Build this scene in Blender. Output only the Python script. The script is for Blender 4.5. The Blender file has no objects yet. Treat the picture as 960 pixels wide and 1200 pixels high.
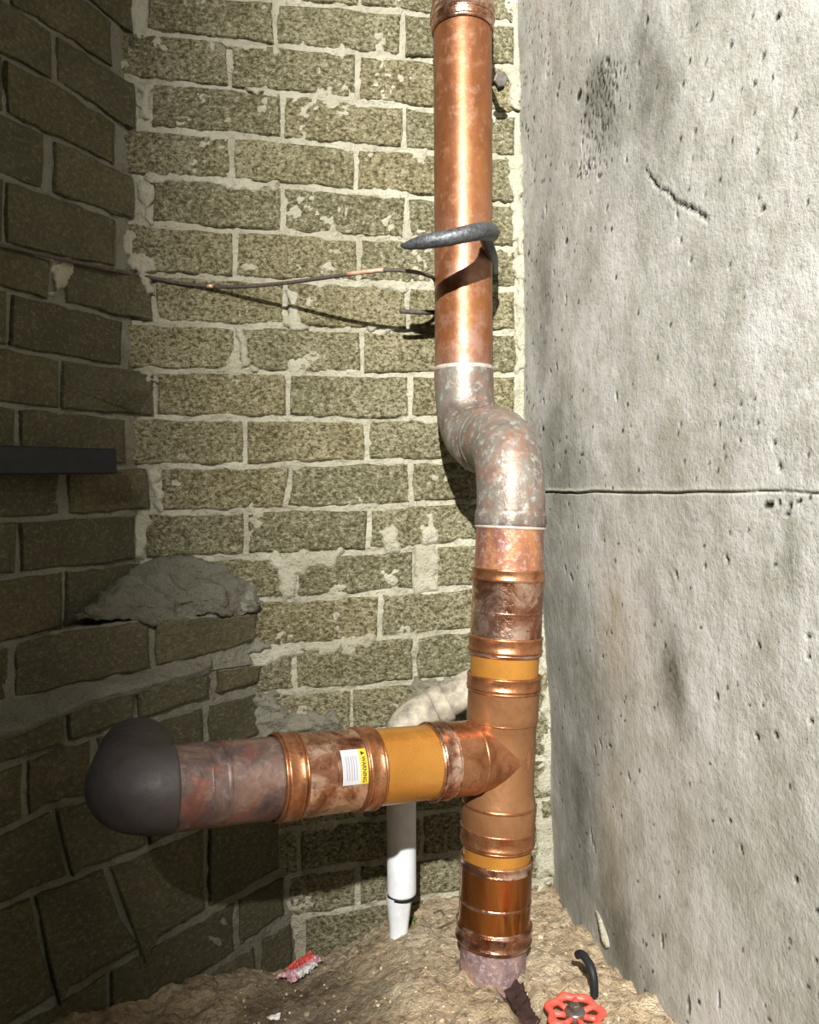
import bpy, math, random
import numpy as np
from mathutils import Vector, Matrix, noise

random.seed(7)
rng = np.random.default_rng(11)
S = bpy.context.scene
COL = S.collection

# ------------------------------------------------------------------ camera
F = 925.0
CAM = Vector((0, 0, 0.8))
pitch = math.atan(25.3 / F)
roll = -math.atan(0.022)
fw = Vector((0, math.cos(pitch), -math.sin(pitch)))
r0 = Vector((1, 0, 0)); u0 = Vector((0, math.sin(pitch), math.cos(pitch)))
RT = r0 * math.cos(roll) + u0 * math.sin(roll)
UP = -r0 * math.sin(roll) + u0 * math.cos(roll)
cd = bpy.data.cameras.new('camera'); cam = bpy.data.objects.new('camera', cd); COL.objects.link(cam)
cd.sensor_fit = 'VERTICAL'; cd.sensor_height = 36.0; cd.lens = 36.0 * F / 1200.0
cd.clip_start = 0.02
m = Matrix((RT, UP, -fw)).transposed().to_4x4(); m.translation = CAM
cam.matrix_world = m
S.camera = cam

# ------------------------------------------------------------------ world and light
w = bpy.data.worlds.new('world'); S.world = w; w.use_nodes = True
bg = w.node_tree.nodes['Background']
bg.inputs[0].default_value = (1.0, 0.95, 0.86, 1); bg.inputs[1].default_value = 0.006
ld = bpy.data.lights.new('work_light', 'SPOT')
ld.energy = 1420; ld.color = (1.0, 0.985, 0.94); ld.shadow_soft_size = 0.022
ld.spot_size = math.radians(105); ld.spot_blend = 0.54
lamp = bpy.data.objects.new('work_light', ld); COL.objects.link(lamp)
lamp.location = (-0.15, -1.5, 2.13)
lamp.rotation_euler = Vector((math.sin(math.radians(45)), math.cos(math.radians(45)), -math.tan(math.radians(14)))).to_track_quat('-Z', 'Y').to_euler()
sl = bpy.data.lights.new('lamp_spill', 'POINT'); sl.energy = 5; sl.color = ld.color; sl.shadow_soft_size = 0.03
spill = bpy.data.objects.new('lamp_spill', sl); COL.objects.link(spill); spill.location = lamp.location; spill.parent = None
lamp['label'] = 'work light shining into the corner from behind the camera'; lamp['category'] = 'lamp'
S.view_settings.view_transform = 'Standard'; S.view_settings.look = 'None'
S.view_settings.exposure = 0.0; S.view_settings.gamma = 1.0

# ------------------------------------------------------------------ geometry helpers
def ray(px, py):
    return (fw + RT * ((px - 480) / F) + UP * (-(py - 600) / F))
def P(px, py, Y):
    d = ray(px, py); return CAM + d * (Y / d.y)
def proj(p):
    v = Vector(p) - CAM; z = v.dot(fw)
    return 480 + F * v.dot(RT) / z, 600 - F * v.dot(UP) / z
class Plane:
    def __init__(s, p, n):
        s.p = Vector(p); s.n = Vector(n).normalized()
        if (CAM - s.p).dot(s.n) < 0: s.n = -s.n
    def hit(s, px, py, off=0.0):
        d = ray(px, py); t = (s.p + s.n * off - CAM).dot(s.n) / d.dot(s.n)
        return CAM + d * t
    def dist(s, q): return (Vector(q) - s.p).dot(s.n)
a = math.radians(80.8)
DB = Vector((math.sin(a), math.cos(a), 0))
BACK = Plane((0, 1.497, 0.8), (-DB.y, DB.x, 0))
a = math.radians(-9.2)
DR = Vector((math.sin(a), math.cos(a), 0))
CORNER = BACK.hit(613, 240); CORNER.z = 0
RIGHT = Plane(CORNER, (DR.y, -DR.x, 0))
a = math.radians(24.4)
DL = Vector((math.sin(a), math.cos(a), 0))
LC = BACK.hit(158, 400)
LUP = Plane(LC, (DL.y, -DL.x, 0))
pa = LUP.hit(0, 750); pb = BACK.hit(301, 745)
LMID = Plane(pa, Vector((pb.y - pa.y, -(pb.x - pa.x), 0)))
q1 = BACK.hit(305, 800); q2 = BACK.hit(348, 1110)
q3 = LMID.hit(0, 880, 0.03)
LLOW = Plane(q3, (q1 - q3).cross(q2 - q3))

def hsh(ix, iy, seed):
    n = (ix * 374761393 + iy * 668265263 + seed * 974711) & 0x7fffffff
    n = ((n ^ (n >> 13)) * 1274126177) & 0x7fffffff
    return ((n ^ (n >> 16)) & 0xffff) / 65535.0
def vnoise(x, y, seed=0):
    ix = np.floor(x).astype(np.int64); iy = np.floor(y).astype(np.int64)
    fx = x - ix; fy = y - iy; fx = fx * fx * (3 - 2 * fx); fy = fy * fy * (3 - 2 * fy)
    a_ = hsh(ix, iy, seed); b_ = hsh(ix + 1, iy, seed); c_ = hsh(ix, iy + 1, seed); d_ = hsh(ix + 1, iy + 1, seed)
    return (a_ * (1 - fx) + b_ * fx) * (1 - fy) + (c_ * (1 - fx) + d_ * fx) * fy - 0.5
def fbm(x, y, octv=4, seed=0):
    r = 0; amp = 1.0
    for k in range(octv):
        r = r + vnoise(x * 2 ** k, y * 2 ** k, seed + k * 17) * amp; amp *= 0.5
    return r

def setp(o, parent, label=None, cat=None, group=None, kind=None):
    if parent: o.parent = parent
    if label: o['label'] = label
    if cat: o['category'] = cat
    if group: o['group'] = group
    if kind: o['kind'] = kind
    return o
def root_of(o):
    v = Vector((0, 0, 0))
    while o is not None:
        v = v + Vector(o.location); o = o.parent
    return v
def mesh(name, verts, faces, mat, parent=None, smooth=True, origin=None, mats=None, mi=None, **kw):
    """verts are world coordinates"""
    vs = [Vector(v) for v in verts]
    pl = root_of(parent) if parent else Vector((0, 0, 0))
    if origin is None: origin = pl
    org = Vector(origin)
    me = bpy.data.meshes.new(name)
    me.from_pydata([v - org for v in vs], [], faces)
    me.materials.append(mat)
    if mats:
        for q in mats: me.materials.append(q)
    if mi: me.polygons.foreach_set('material_index', mi)
    if smooth: me.polygons.foreach_set('use_smooth', [True] * len(faces))
    me.update()
    o = bpy.data.objects.new(name, me); COL.objects.link(o)
    o.location = org - pl
    return setp(o, parent, **kw)
def grid(name, V, mat, parent=None, attrs=None, flip=False, **kw):
    """V: (n, m, 3) world coordinate array"""
    n, m_ = V.shape[:2]
    idx = np.arange(n * m_).reshape(n, m_)
    q = np.stack([idx[:-1, :-1], idx[1:, :-1], idx[1:, 1:], idx[:-1, 1:]], -1).reshape(-1, 4)
    if flip: q = q[:, ::-1]
    me = bpy.data.meshes.new(name)
    me.vertices.add(n * m_); me.vertices.foreach_set('co', V.reshape(-1).astype(np.float32))
    nf = len(q)
    me.loops.add(nf * 4); me.loops.foreach_set('vertex_index', q.reshape(-1).astype(np.int32))
    me.polygons.add(nf); me.polygons.foreach_set('loop_start', np.arange(0, nf * 4, 4, dtype=np.int32))
    me.polygons.foreach_set('use_smooth', np.ones(nf, dtype=bool))
    me.update(calc_edges=True); me.validate()
    for k, arr in (attrs or {}).items():
        at = me.attributes.new(k, 'FLOAT', 'POINT'); at.data.foreach_set('value', arr.reshape(-1).astype(np.float32))
    me.materials.append(mat)
    o = bpy.data.objects.new(name, me); COL.objects.link(o)
    return setp(o, parent, **kw)
def empty(name, loc, label, cat, group=None):
    o = bpy.data.objects.new(name, None); COL.objects.link(o); o.location = loc; o.empty_display_size = 0.05
    return setp(o, None, label, cat, group)
def sweep(pts, rad, seg=40, cap=True, tang=None, rough=0.0, seed=0, squash=None):
    """tube verts/faces; pts world points, rad per point"""
    pts = [Vector(p) for p in pts]; n = len(pts)
    if tang is None:
        tang = []
        for i in range(n):
            d = pts[min(i + 1, n - 1)] - pts[max(i - 1, 0)]
            tang.append(d.normalized() if d.length > 1e-9 else tang[-1])
    t0 = tang[0]
    ref = Vector((0, 0, 1)) if abs(t0.z) < 0.9 else Vector((0, -1, 0))
    x = (ref - t0 * ref.dot(t0)).normalized()
    vs = []; fs = []
    for i in range(n):
        t = tang[i]; x = (x - t * x.dot(t)).normalized(); y = t.cross(x)
        for k in range(seg):
            an = 2 * math.pi * k / seg
            r = rad[i]
            if rough:
                r += rough * noise.noise(Vector((math.cos(an) * 2 + seed, math.sin(an) * 2, i * 0.7)))
            vs.append(pts[i] + x * (math.cos(an) * r) + y * (math.sin(an) * r))
    for i in range(n - 1):
        for k in range(seg):
            k2 = (k + 1) % seg
            fs.append((i * seg + k, i * seg + k2, (i + 1) * seg + k2, (i + 1) * seg + k))
    if cap:
        fs.append(tuple(range(seg))[::-1]); fs.append(tuple((n - 1) * seg + k for k in range(seg)))
    return vs, fs
def tube(name, pts, rad, mat, parent=None, seg=40, cap=True, **kw):
    sm = {k: kw.pop(k) for k in ('tang', 'rough', 'seed') if k in kw}
    vs, fs = sweep(pts, rad, seg, cap, **sm)
    return mesh(name, vs, fs, mat, parent, **kw)
def spline(pts, n=8):
    pts = [Vector(p) for p in pts]; out = []
    for i in range(len(pts) - 1):
        p0 = pts[max(i - 1, 0)]; p1 = pts[i]; p2 = pts[i + 1]; p3 = pts[min(i + 2, len(pts) - 1)]
        for k in range(n):
            t = k / n
            out.append(0.5 * ((2 * p1) + (p2 - p0) * t + (2 * p0 - 5 * p1 + 4 * p2 - p3) * t * t + (3 * p1 - p0 - 3 * p2 + p3) * t ** 3))
    out.append(pts[-1]); return out

# ------------------------------------------------------------------ materials
class NT:
    def __init__(s, name):
        s.m = bpy.data.materials.new(name); s.m.use_nodes = True
        s.t = s.m.node_tree; s.b = s.t.nodes['Principled BSDF']
        s.co = s.n('ShaderNodeTexCoord').outputs['Object']
    def n(s, t, **k):
        q = s.t.nodes.new(t)
        for a_, v in k.items(): setattr(q, a_, v)
        return q
    def l(s, a_, b_): s.t.links.new(a_, b_)
    def val(s, sock, v):
        if isinstance(v, (int, float, tuple, list)): sock.default_value = v
        else: s.l(v, sock)
    def shift(s):
        oi = s.n('ShaderNodeObjectInfo')
        v = s.n('ShaderNodeVectorMath', operation='SCALE'); v.inputs[0].default_value = (37, 91, 53); s.l(oi.outputs['Random'], v.inputs['Scale'])
        ad = s.n('ShaderNodeVectorMath', operation='ADD'); s.l(s.co, ad.inputs[0]); s.l(v.outputs[0], ad.inputs[1])
        s.co = ad.outputs[0]; s.rnd = oi.outputs['Random']
    def scale(s, v):
        q = s.n('ShaderNodeMapping'); q.inputs['Scale'].default_value = v; s.l(s.co, q.inputs[0]); return q.outputs[0]
    def noise(s, sc, det=4, rough=0.6, dist=0.0, co=None):
        q = s.n('ShaderNodeTexNoise'); q.inputs['Scale'].default_value = sc; q.inputs['Detail'].default_value = det
        q.inputs['Roughness'].default_value = rough; q.inputs['Distortion'].default_value = dist
        s.l(co or s.co, q.inputs['Vector']); return q.outputs['Fac']
    def voro(s, sc, feat='F1', co=None):
        q = s.n('ShaderNodeTexVoronoi', feature=feat); q.inputs['Scale'].default_value = sc
        s.l(co or s.co, q.inputs['Vector']); return q.outputs['Distance']
    def ramp(s, fac, stops):
        q = s.n('ShaderNodeValToRGB'); cr = q.color_ramp
        while len(cr.elements) > 1: cr.elements.remove(cr.elements[0])
        for i, (p_, c) in enumerate(stops):
            e = cr.elements[0] if i == 0 else cr.elements.new(p_)
            e.position = p_; e.color = (c, c, c, 1) if isinstance(c, (int, float)) else (*c, 1)
        s.l(fac, q.inputs[0]); return q.outputs[0]
    def mix(s, fac, a_, b_, mode='MIX'):
        q = s.n('ShaderNodeMix', data_type='RGBA', blend_type=mode)
        s.val(q.inputs[0], fac)
        for i, v in ((6, a_), (7, b_)):
            if isinstance(v, tuple): q.inputs[i].default_value = (*v, 1)
            else: s.l(v, q.inputs[i])
        return q.outputs[2]
    def math(s, op, a_, b_=0.0):
        q = s.n('ShaderNodeMath', operation=op); s.val(q.inputs[0], a_); s.val(q.inputs[1], b_); return q.outputs[0]
    def attr(s, name): return s.n('ShaderNodeAttribute', attribute_name=name).outputs['Fac']
    def bump(s, h, dist, strength=1.0, prev=None):
        q = s.n('ShaderNodeBump'); q.inputs['Distance'].default_value = dist; q.inputs['Strength'].default_value = strength
        s.l(h, q.inputs['Height'])
        if prev: s.l(prev, q.inputs['Normal'])
        return q.outputs[0]
    def out(s, col, rough=0.9, metal=0.0, normal=None, spec=0.3):
        s.val(s.b.inputs['Base Color'], col if not isinstance(col, tuple) else (*col, 1))
        s.val(s.b.inputs['Roughness'], rough); s.val(s.b.inputs['Metallic'], metal)
        s.b.inputs['Specular IOR Level'].default_value = spec
        if normal: s.l(normal, s.b.inputs['Normal'])
        return s.m

def mat_brick(name='brick', smooth=False):
    t = NT(name); t.shift()
    n1 = t.noise(14, 3); n2 = t.noise(125, 4, 0.8, co=t.scale((1, 1, 1.35))); n4 = t.noise(300, 3, 0.8); sp = t.voro(190)
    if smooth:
        base = t.ramp(n1, [(0.3, (0.085, 0.078, 0.047)), (0.6, (0.115, 0.105, 0.064)), (0.78, (0.155, 0.13, 0.082))])  # smoother browner brick, darkened further to carry the left wall's shade
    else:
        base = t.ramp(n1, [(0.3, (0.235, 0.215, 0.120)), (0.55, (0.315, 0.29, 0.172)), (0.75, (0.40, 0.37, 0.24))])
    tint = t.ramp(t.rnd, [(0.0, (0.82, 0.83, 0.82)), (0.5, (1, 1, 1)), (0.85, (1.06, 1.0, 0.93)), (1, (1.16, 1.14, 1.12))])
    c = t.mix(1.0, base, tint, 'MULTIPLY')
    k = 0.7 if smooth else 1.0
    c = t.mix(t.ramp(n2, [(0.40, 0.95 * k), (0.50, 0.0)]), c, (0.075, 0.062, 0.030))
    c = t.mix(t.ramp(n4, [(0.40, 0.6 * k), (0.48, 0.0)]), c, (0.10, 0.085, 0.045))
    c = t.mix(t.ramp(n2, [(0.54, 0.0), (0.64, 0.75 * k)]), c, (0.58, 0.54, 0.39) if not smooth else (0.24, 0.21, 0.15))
    h = t.math('ADD', t.math('MULTIPLY', n2, 1.2), t.math('MULTIPLY', t.noise(45, 4), 0.8))
    return t.out(c, 0.95, 0, t.bump(h, 0.006 if smooth else 0.010, 1.0), 0.15)
def mat_mortar(name='mortar', mul=1.0, soft=False):
    t = NT(name)
    n1 = t.noise(9, 4); n2 = t.noise(190, 4, 0.7); n3 = t.noise(38, 5, 0.65)
    k = mul
    c = t.ramp(n1, [(0.3, (0.38 * k, 0.35 * k, 0.255 * k)), (0.6, (0.50 * k, 0.475 * k, 0.365 * k)), (0.8, (0.60 * k, 0.575 * k, 0.46 * k))])
    c = t.mix(t.ramp(n2, [(0.30, 0.75), (0.42, 0.0)]), c, (0.16 * k, 0.14 * k, 0.09 * k))
    c = t.mix(t.ramp(n3, [(0.28, 0.5), (0.42, 0.0)]), c, (0.22 * k, 0.19 * k, 0.12 * k))
    h = t.math('ADD', n2, t.math('MULTIPLY', n3, 1.6))
    return t.out(c, 0.95, 0, t.bump(h, 0.007, 1.0), 0.15)
def mat_concrete():
    t = NT('concrete')
    n1 = t.noise(3.5, 6, 0.65); n2 = t.noise(150, 4, 0.75); st = t.noise(9, 6, 0.7, 0.5, co=t.scale((1.0, 1.0, 0.22)))
    fine = t.noise(16, 8, 0.75); mid = t.noise(60, 5, 0.7)
    c = t.ramp(n1, [(0.3, (0.31, 0.30, 0.26)), (0.5, (0.42, 0.41, 0.37)), (0.68, (0.51, 0.50, 0.47))])
    c = t.mix(t.ramp(st, [(0.34, 0.55), (0.52, 0.0)]), c, (0.24, 0.228, 0.175))
    c = t.mix(t.ramp(fine, [(0.36, 0.6), (0.5, 0.0)]), c, (0.25, 0.24, 0.19))
    c = t.mix(t.ramp(fine, [(0.52, 0.0), (0.66, 0.5)]), c, (0.56, 0.55, 0.52))
    c = t.mix(t.ramp(mid, [(0.30, 0.5), (0.43, 0.0)]), c, (0.19, 0.18, 0.135))
    c = t.mix(t.ramp(n2, [(0.30, 0.6), (0.42, 0.0)]), c, (0.15, 0.14, 0.105))
    s_ = t.math('MULTIPLY', t.attr('darkening'), t.ramp(t.noise(22, 6, 0.75), [(0.34, 0.55), (0.6, 1.15)]))
    c = t.mix(s_, c, (0.10, 0.095, 0.068))
    c = t.mix(t.math('MULTIPLY', t.attr('buff'), 0.55), c, (0.34, 0.27, 0.16))
    c = t.mix(t.attr('pale'), c, (0.56, 0.53, 0.45))
    c = t.mix(t.attr('pit'), c, (0.022, 0.019, 0.012))  # near-black colour stands in for the shade inside deep holes
    h = t.math('ADD', t.math('MULTIPLY', n2, 0.5), t.math('MULTIPLY', mid, 0.9))
    return t.out(c, 0.85, 0, t.bump(h, 0.0022, 0.8), 0.25)
def mat_dirt():
    t = NT('dirt')
    n1 = t.noise(9, 5, 0.65); n2 = t.noise(70, 6, 0.75); n3 = t.noise(240, 3, 0.7)
    c = t.ramp(n1, [(0.3, (0.48, 0.355, 0.22)), (0.5, (0.74, 0.57, 0.37)), (0.7, (0.85, 0.71, 0.50))])
    c = t.mix(t.ramp(n2, [(0.34, 0.75), (0.5, 0.0)]), c, (0.13, 0.09, 0.05))
    c = t.mix(t.ramp(n3, [(0.62, 0.0), (0.74, 0.6)]), c, (0.70, 0.60, 0.45))
    c = t.mix(t.attr('damp_shade'), c, (0.075, 0.05, 0.03))
    h = t.math('ADD', n3, t.math('MULTIPLY', n2, 2.5))
    return t.out(c, 0.95, 0, t.bump(h, 0.009, 1.0), 0.15)
def mat_copper(name, stops, rough=(0.25, 0.5), metal=0.85, spots=None, sc=14, bump=0.0008, aniso=(1, 1, 1), sp2=None, zst=None):
    t = NT(name); co = t.scale(aniso)
    n1 = t.noise(sc, 5, 0.65, 0.8, co=co); n2 = t.noise(sc * 6, 4, 0.7)
    c = t.ramp(n1, stops)
    if spots: c = t.mix(t.ramp(n2, [(0.52, 0.0), (0.66, spots[1])]), c, spots[0])
    if sp2:
        n3 = t.noise(sc * 1.7, 5, 0.7, 1.2, co=co)
        c = t.mix(t.ramp(n3, [(0.50, 0.0), (0.58, sp2[1])]), c, sp2[0])
    r = t.ramp(n2, [(0.3, rough[0]), (0.7, rough[1])])
    if zst:   # heat stain and flux marks towards the joint at the lower end
        z = t.n('ShaderNodeSeparateXYZ'); t.l(t.co, z.inputs[0])
        m2 = t.n('ShaderNodeMapRange'); m2.inputs['From Min'].default_value = 0.90; m2.inputs['From Max'].default_value = 1.0
        t.l(t.math('ADD', z.outputs[2], t.math('MULTIPLY', t.noise(30, 4), 0.06)), m2.inputs[0]); m2.inputs['To Min'].default_value = 0.85; m2.inputs['To Max'].default_value = 0.0
        c = t.mix(m2.outputs[0], c, (0.24, 0.155, 0.145))
        m3 = t.n('ShaderNodeMapRange'); m3.inputs['From Min'].default_value = 1.25; m3.inputs['From Max'].default_value = 1.05
        t.l(z.outputs[2], m3.inputs[0]); m3.inputs['To Min'].default_value = 0.0; m3.inputs['To Max'].default_value = 1.0
        c = t.mix(t.math('MULTIPLY', m3.outputs[0], t.ramp(t.noise(18, 5, 0.7), [(0.45, 0.0), (0.62, 0.6)])), c, (0.40, 0.24, 0.19))
    return t.out(c, r, metal, t.bump(t.math('ADD', n1, n2), bump, 0.6), 0.5)
def mat_plain(name, col, rough=0.6, metal=0.0, var=0.25, sc=40, bump=0.0005):
    t = NT(name); n1 = t.noise(sc, 4, 0.65)
    lo = tuple(c * (1 - var) for c in col); hi = tuple(min(1, c * (1 + var)) for c in col)
    return t.out(t.ramp(n1, [(0.3, lo), (0.7, hi)]), rough, metal, t.bump(n1, bump, 0.7), 0.4)

M_BRICK = mat_brick(); M_BRICKL = mat_brick('smooth_brown_brick_shaded', True); M_MORTAR = mat_mortar(); M_LUMP = mat_mortar('rough_mortar', 0.55)
M_CONC = mat_concrete(); M_DIRT = mat_dirt()
M_PIPE = mat_copper('brown_copper', [(0.25, (0.13, 0.045, 0.018)), (0.5, (0.24, 0.09, 0.032)), (0.75, (0.34, 0.14, 0.05))], (0.34, 0.5), 0.5, ((0.42, 0.24, 0.16), 0.30), 9, aniso=(1, 1, 0.35), zst=(0.78, 0.95))
M_NEW = mat_copper('new_copper', [(0.3, (0.42, 0.17, 0.025)), (0.6, (0.54, 0.25, 0.05))], (0.24, 0.34), 0.55, None, 7, 0.0002)
M_FIT = mat_copper('fitting_copper', [(0.3, (0.26, 0.095, 0.04)), (0.5, (0.44, 0.19, 0.085)), (0.75, (0.60, 0.31, 0.18))], (0.22, 0.42), 0.85, ((0.20, 0.08, 0.04), 0.6), 22)
M_SHINY = mat_copper('polished_copper', [(0.34, (0.17, 0.06, 0.03)), (0.48, (0.42, 0.20, 0.12)), (0.6, (0.80, 0.56, 0.43))], (0.12, 0.34), 0.92, ((0.14, 0.055, 0.03), 0.7), 18, 0.0016)  # lightest stop puts pinkish highlights into the mottled colour
M_TAN = mat_copper('tan_copper', [(0.3, (0.22, 0.095, 0.038)), (0.6, (0.31, 0.15, 0.065)), (0.8, (0.40, 0.215, 0.11))], (0.3, 0.46), 0.55, ((0.20, 0.095, 0.045), 0.6), 12)
M_GREY = mat_copper('weathered_copper', [(0.28, (0.085, 0.06, 0.05)), (0.45, (0.165, 0.135, 0.11)), (0.6, (0.215, 0.20, 0.17)), (0.75, (0.25, 0.28, 0.25))], (0.36, 0.6), 0.4, ((0.48, 0.46, 0.41), 0.5), 13, 0.0015, (1, 1, 0.7), ((0.27, 0.13, 0.085), 0.5))
M_STAIN = mat_copper('stained_copper', [(0.3, (0.20, 0.10, 0.09)), (0.5, (0.45, 0.19, 0.09)), (0.7, (0.62, 0.30, 0.13))], (0.3, 0.5), 0.6, ((0.50, 0.40, 0.36), 0.6), 18, 0.001, (1, 1, 0.4))
M_OLD = mat_copper('tarnished_copper', [(0.3, (0.05, 0.03, 0.033)), (0.5, (0.13, 0.088, 0.08)), (0.65, (0.23, 0.145, 0.11)), (0.8, (0.29, 0.21, 0.17))], (0.32, 0.6), 0.45, ((0.30, 0.23, 0.21), 0.4), 14, 0.0015, (1, 1, 1), ((0.24, 0.065, 0.035), 0.5))
M_DARKELB = mat_copper('dark_elbow_copper', [(0.3, (0.034, 0.027, 0.026)), (0.7, (0.062, 0.050, 0.047))], (0.5, 0.7), 0.2, None, 12, 0.001)  # dark base also stands in for the light's sharp edge here
M_SEAM = mat_plain('solder', (0.62, 0.55, 0.47), 0.35, 0.5, 0.3, 90)
M_IRON = mat_plain('galvanised_iron', (0.10, 0.105, 0.11), 0.5, 0.6, 0.5, 160, 0.002)
M_BLACK = mat_plain('black_steel', (0.012, 0.013, 0.016), 0.6, 0.2, 0.3)
M_CABLE = mat_plain('dark_cable', (0.07, 0.055, 0.045), 0.7, 0.0, 0.5, 130, 0.002)
M_BARE = mat_plain('bare_cable', (0.75, 0.45, 0.32), 0.35, 0.5, 0.3, 200)
M_PVC = mat_plain('white_plastic', (0.74, 0.76, 0.78), 0.45, 0.0, 0.12, 30)
M_PVCD = mat_plain('dusty_plastic', (0.34, 0.30, 0.23), 0.7, 0.0, 0.55, 35)
M_RED = mat_plain('red_paint', (0.72, 0.10, 0.07), 0.45, 0.1, 0.35, 90)
M_BOLT = mat_plain('steel', (0.22, 0.20, 0.18), 0.35, 0.8, 0.3, 90)
M_WOOD = mat_plain('twig', (0.12, 0.075, 0.045), 0.9, 0.0, 0.4, 200)
M_RUST = mat_plain('dark_rust', (0.055, 0.032, 0.028), 0.45, 0.4, 0.6, 60, 0.003)
M_PINK = mat_plain('pink_plastic', (0.78, 0.45, 0.50), 0.4, 0.0, 0.35, 80)
M_REDP = mat_plain('red_plastic', (0.80, 0.12, 0.10), 0.4, 0.0, 0.25, 80)
M_WHITE = mat_plain('white_scrap', (0.85, 0.83, 0.80), 0.5, 0.0, 0.1, 80)
M_LABW = mat_plain('sticker_white', (0.46, 0.45, 0.47), 0.5, 0, 0.03)
M_LABY = mat_plain('sticker_yellow', (0.60, 0.42, 0.03), 0.5, 0, 0.05)
M_LABK = mat_plain('sticker_black', (0.03, 0.025, 0.02), 0.5, 0, 0.05)
M_LABG = mat_plain('sticker_grey', (0.20, 0.19, 0.23), 0.5, 0, 0.05)
M_GREEN = mat_plain('moss', (0.16, 0.22, 0.04), 0.9, 0, 0.4, 90)

# ------------------------------------------------------------------ walls
ZT = 2.02
def plane_grid(pl, d, s0, s1, z0, z1, step, amp, seed, off, tilt=False):
    ns = int((s1 - s0) / step) + 1; nz = int((z1 - z0) / step) + 1
    s_ = np.linspace(s0, s1, ns); z_ = np.linspace(z0, z1, nz)
    SS, ZZ = np.meshgrid(s_, z_, indexing='ij')
    up = Vector((0, 0, 1)); up = (up - pl.n * up.dot(pl.n)); up = up / up.z
    dd = Vector(d); dd = (dd - pl.n * dd.dot(pl.n)).normalized()
    base = pl.p - up * pl.p.z
    dsp = fbm(SS * 28, ZZ * 28, 3, seed) * amp + fbm(SS * 150, ZZ * 150, 2, seed + 5) * amp * 0.6 + off
    V = np.empty(SS.shape + (3,))
    for k in range(3):
        V[..., k] = base[k] + SS * dd[k] + ZZ * up[k] + dsp * pl.n[k]
    return V, SS, ZZ, dsp
wall_back = None
V, *_ = plane_grid(BACK, DB, -1.0, 0.36, -0.12, ZT, 0.0042, 0.0085, 3, -0.0030)
wall_back = grid('wall_back', V, M_MORTAR, kind='structure', label='back wall of rough olive grey bricks in pale mortar')
V, *_ = plane_grid(LUP, DL, -0.95, 0.03, -0.12, ZT, 0.006, 0.006, 9, -0.004)
M_MORTARL = mat_mortar('shaded_mortar', 0.50)  # same mortar with the left wall's shade put into its colour
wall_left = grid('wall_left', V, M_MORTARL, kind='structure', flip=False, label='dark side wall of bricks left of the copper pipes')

def interp(line, x):
    if x <= line[0][0]:
        (x0, y0), (x1, y1) = line[0], line[1]
    elif x >= line[-1][0]:
        (x0, y0), (x1, y1) = line[-2], line[-1]
    else:
        for i in range(len(line) - 1):
            if line[i][0] <= x <= line[i + 1][0]:
                (x0, y0), (x1, y1) = line[i], line[i + 1]; break
    return y0 + (y1 - y0) * (x - x0) / (x1 - x0)

def brick(pl, top, bot, x0, x1, parent, g=3.2, off=0.0, slant=(0, 0), clamp=None, name='brick', deep=0.035):
    """front outline from the joint lines; slant = px shift of the bottom end of each perpend"""
    def S_(t, x, dy):
        xx = x
        return (xx, interp(t, xx) + dy)
    gx = 3.0
    xa, xb = x0 + gx, x1 - gx
    ring = []
    nx = 8
    for i in range(nx):
        x = xa + (xb - xa) * i / nx; ring.append((x, interp(top, x) + g))
    ht = 2
    for i in range(ht):
        f = i / ht
        ring.append((xb + slant[1] * f, (interp(top, xb) + g) * (1 - f) + (interp(bot, xb) - g) * f))
    for i in range(nx):
        x = xb + slant[1] + (xa + slant[0] - xb - slant[1]) * i / nx; ring.append((x, interp(bot, x) - g))
    for i in range(ht):
        f = i / ht
        ring.append((xa + slant[0] * (1 - f), (interp(bot, xa) - g) * (1 - f) + (interp(top, xa) + g) * f))
    tl = (random.uniform(-.0015, .0015), random.uniform(-.0015, .0015))
    cx = sum(p[0] for p in ring) / len(ring); cy = sum(p[1] for p in ring) / len(ring)
    w_ = max(abs(xb - xa), 8); front = []; rimp = []; back = []
    proud = off + random.uniform(0.0005, 0.0035)
    for (x, y) in ring:
        jx, jy = random.uniform(-1.6, 1.6), random.uniform(-1.5, 1.5)
        o_ = proud + tl[0] * (x - cx) / w_ * 2 + tl[1] * (y - cy) / 30
        def H(xx, yy, oo):
            q = pl.hit(xx, yy, oo)
            if clamp:
                c = clamp.hit(xx, yy, 0.007 + oo - o_)
                if (c - CAM).length < (q - CAM).length: q = c
            return q
        ix = x + jx + (cx - x) / w_ * 5.0; iy = y + jy + (2.2 if y < cy else -2.2)
        front.append(H(ix, iy, o_))
        rimp.append(H(x + jx, y + jy, o_ - 0.0035))
    ctr = sum(rimp, Vector()) / len(rimp)
    back = [p - pl.n * deep for p in rimp]
    n = len(ring)
    vs = front + rimp + back
    fs = [tuple(range(n))[::-1]]
    for i in range(n):
        j = (i + 1) % n
        fs.append((i, j, n + j, n + i)); fs.append((n + i, n + j, 2 * n + j, 2 * n + i))
    # shade the face flat, the arris soft
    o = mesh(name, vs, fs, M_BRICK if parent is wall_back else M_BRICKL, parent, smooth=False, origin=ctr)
    return o

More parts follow.
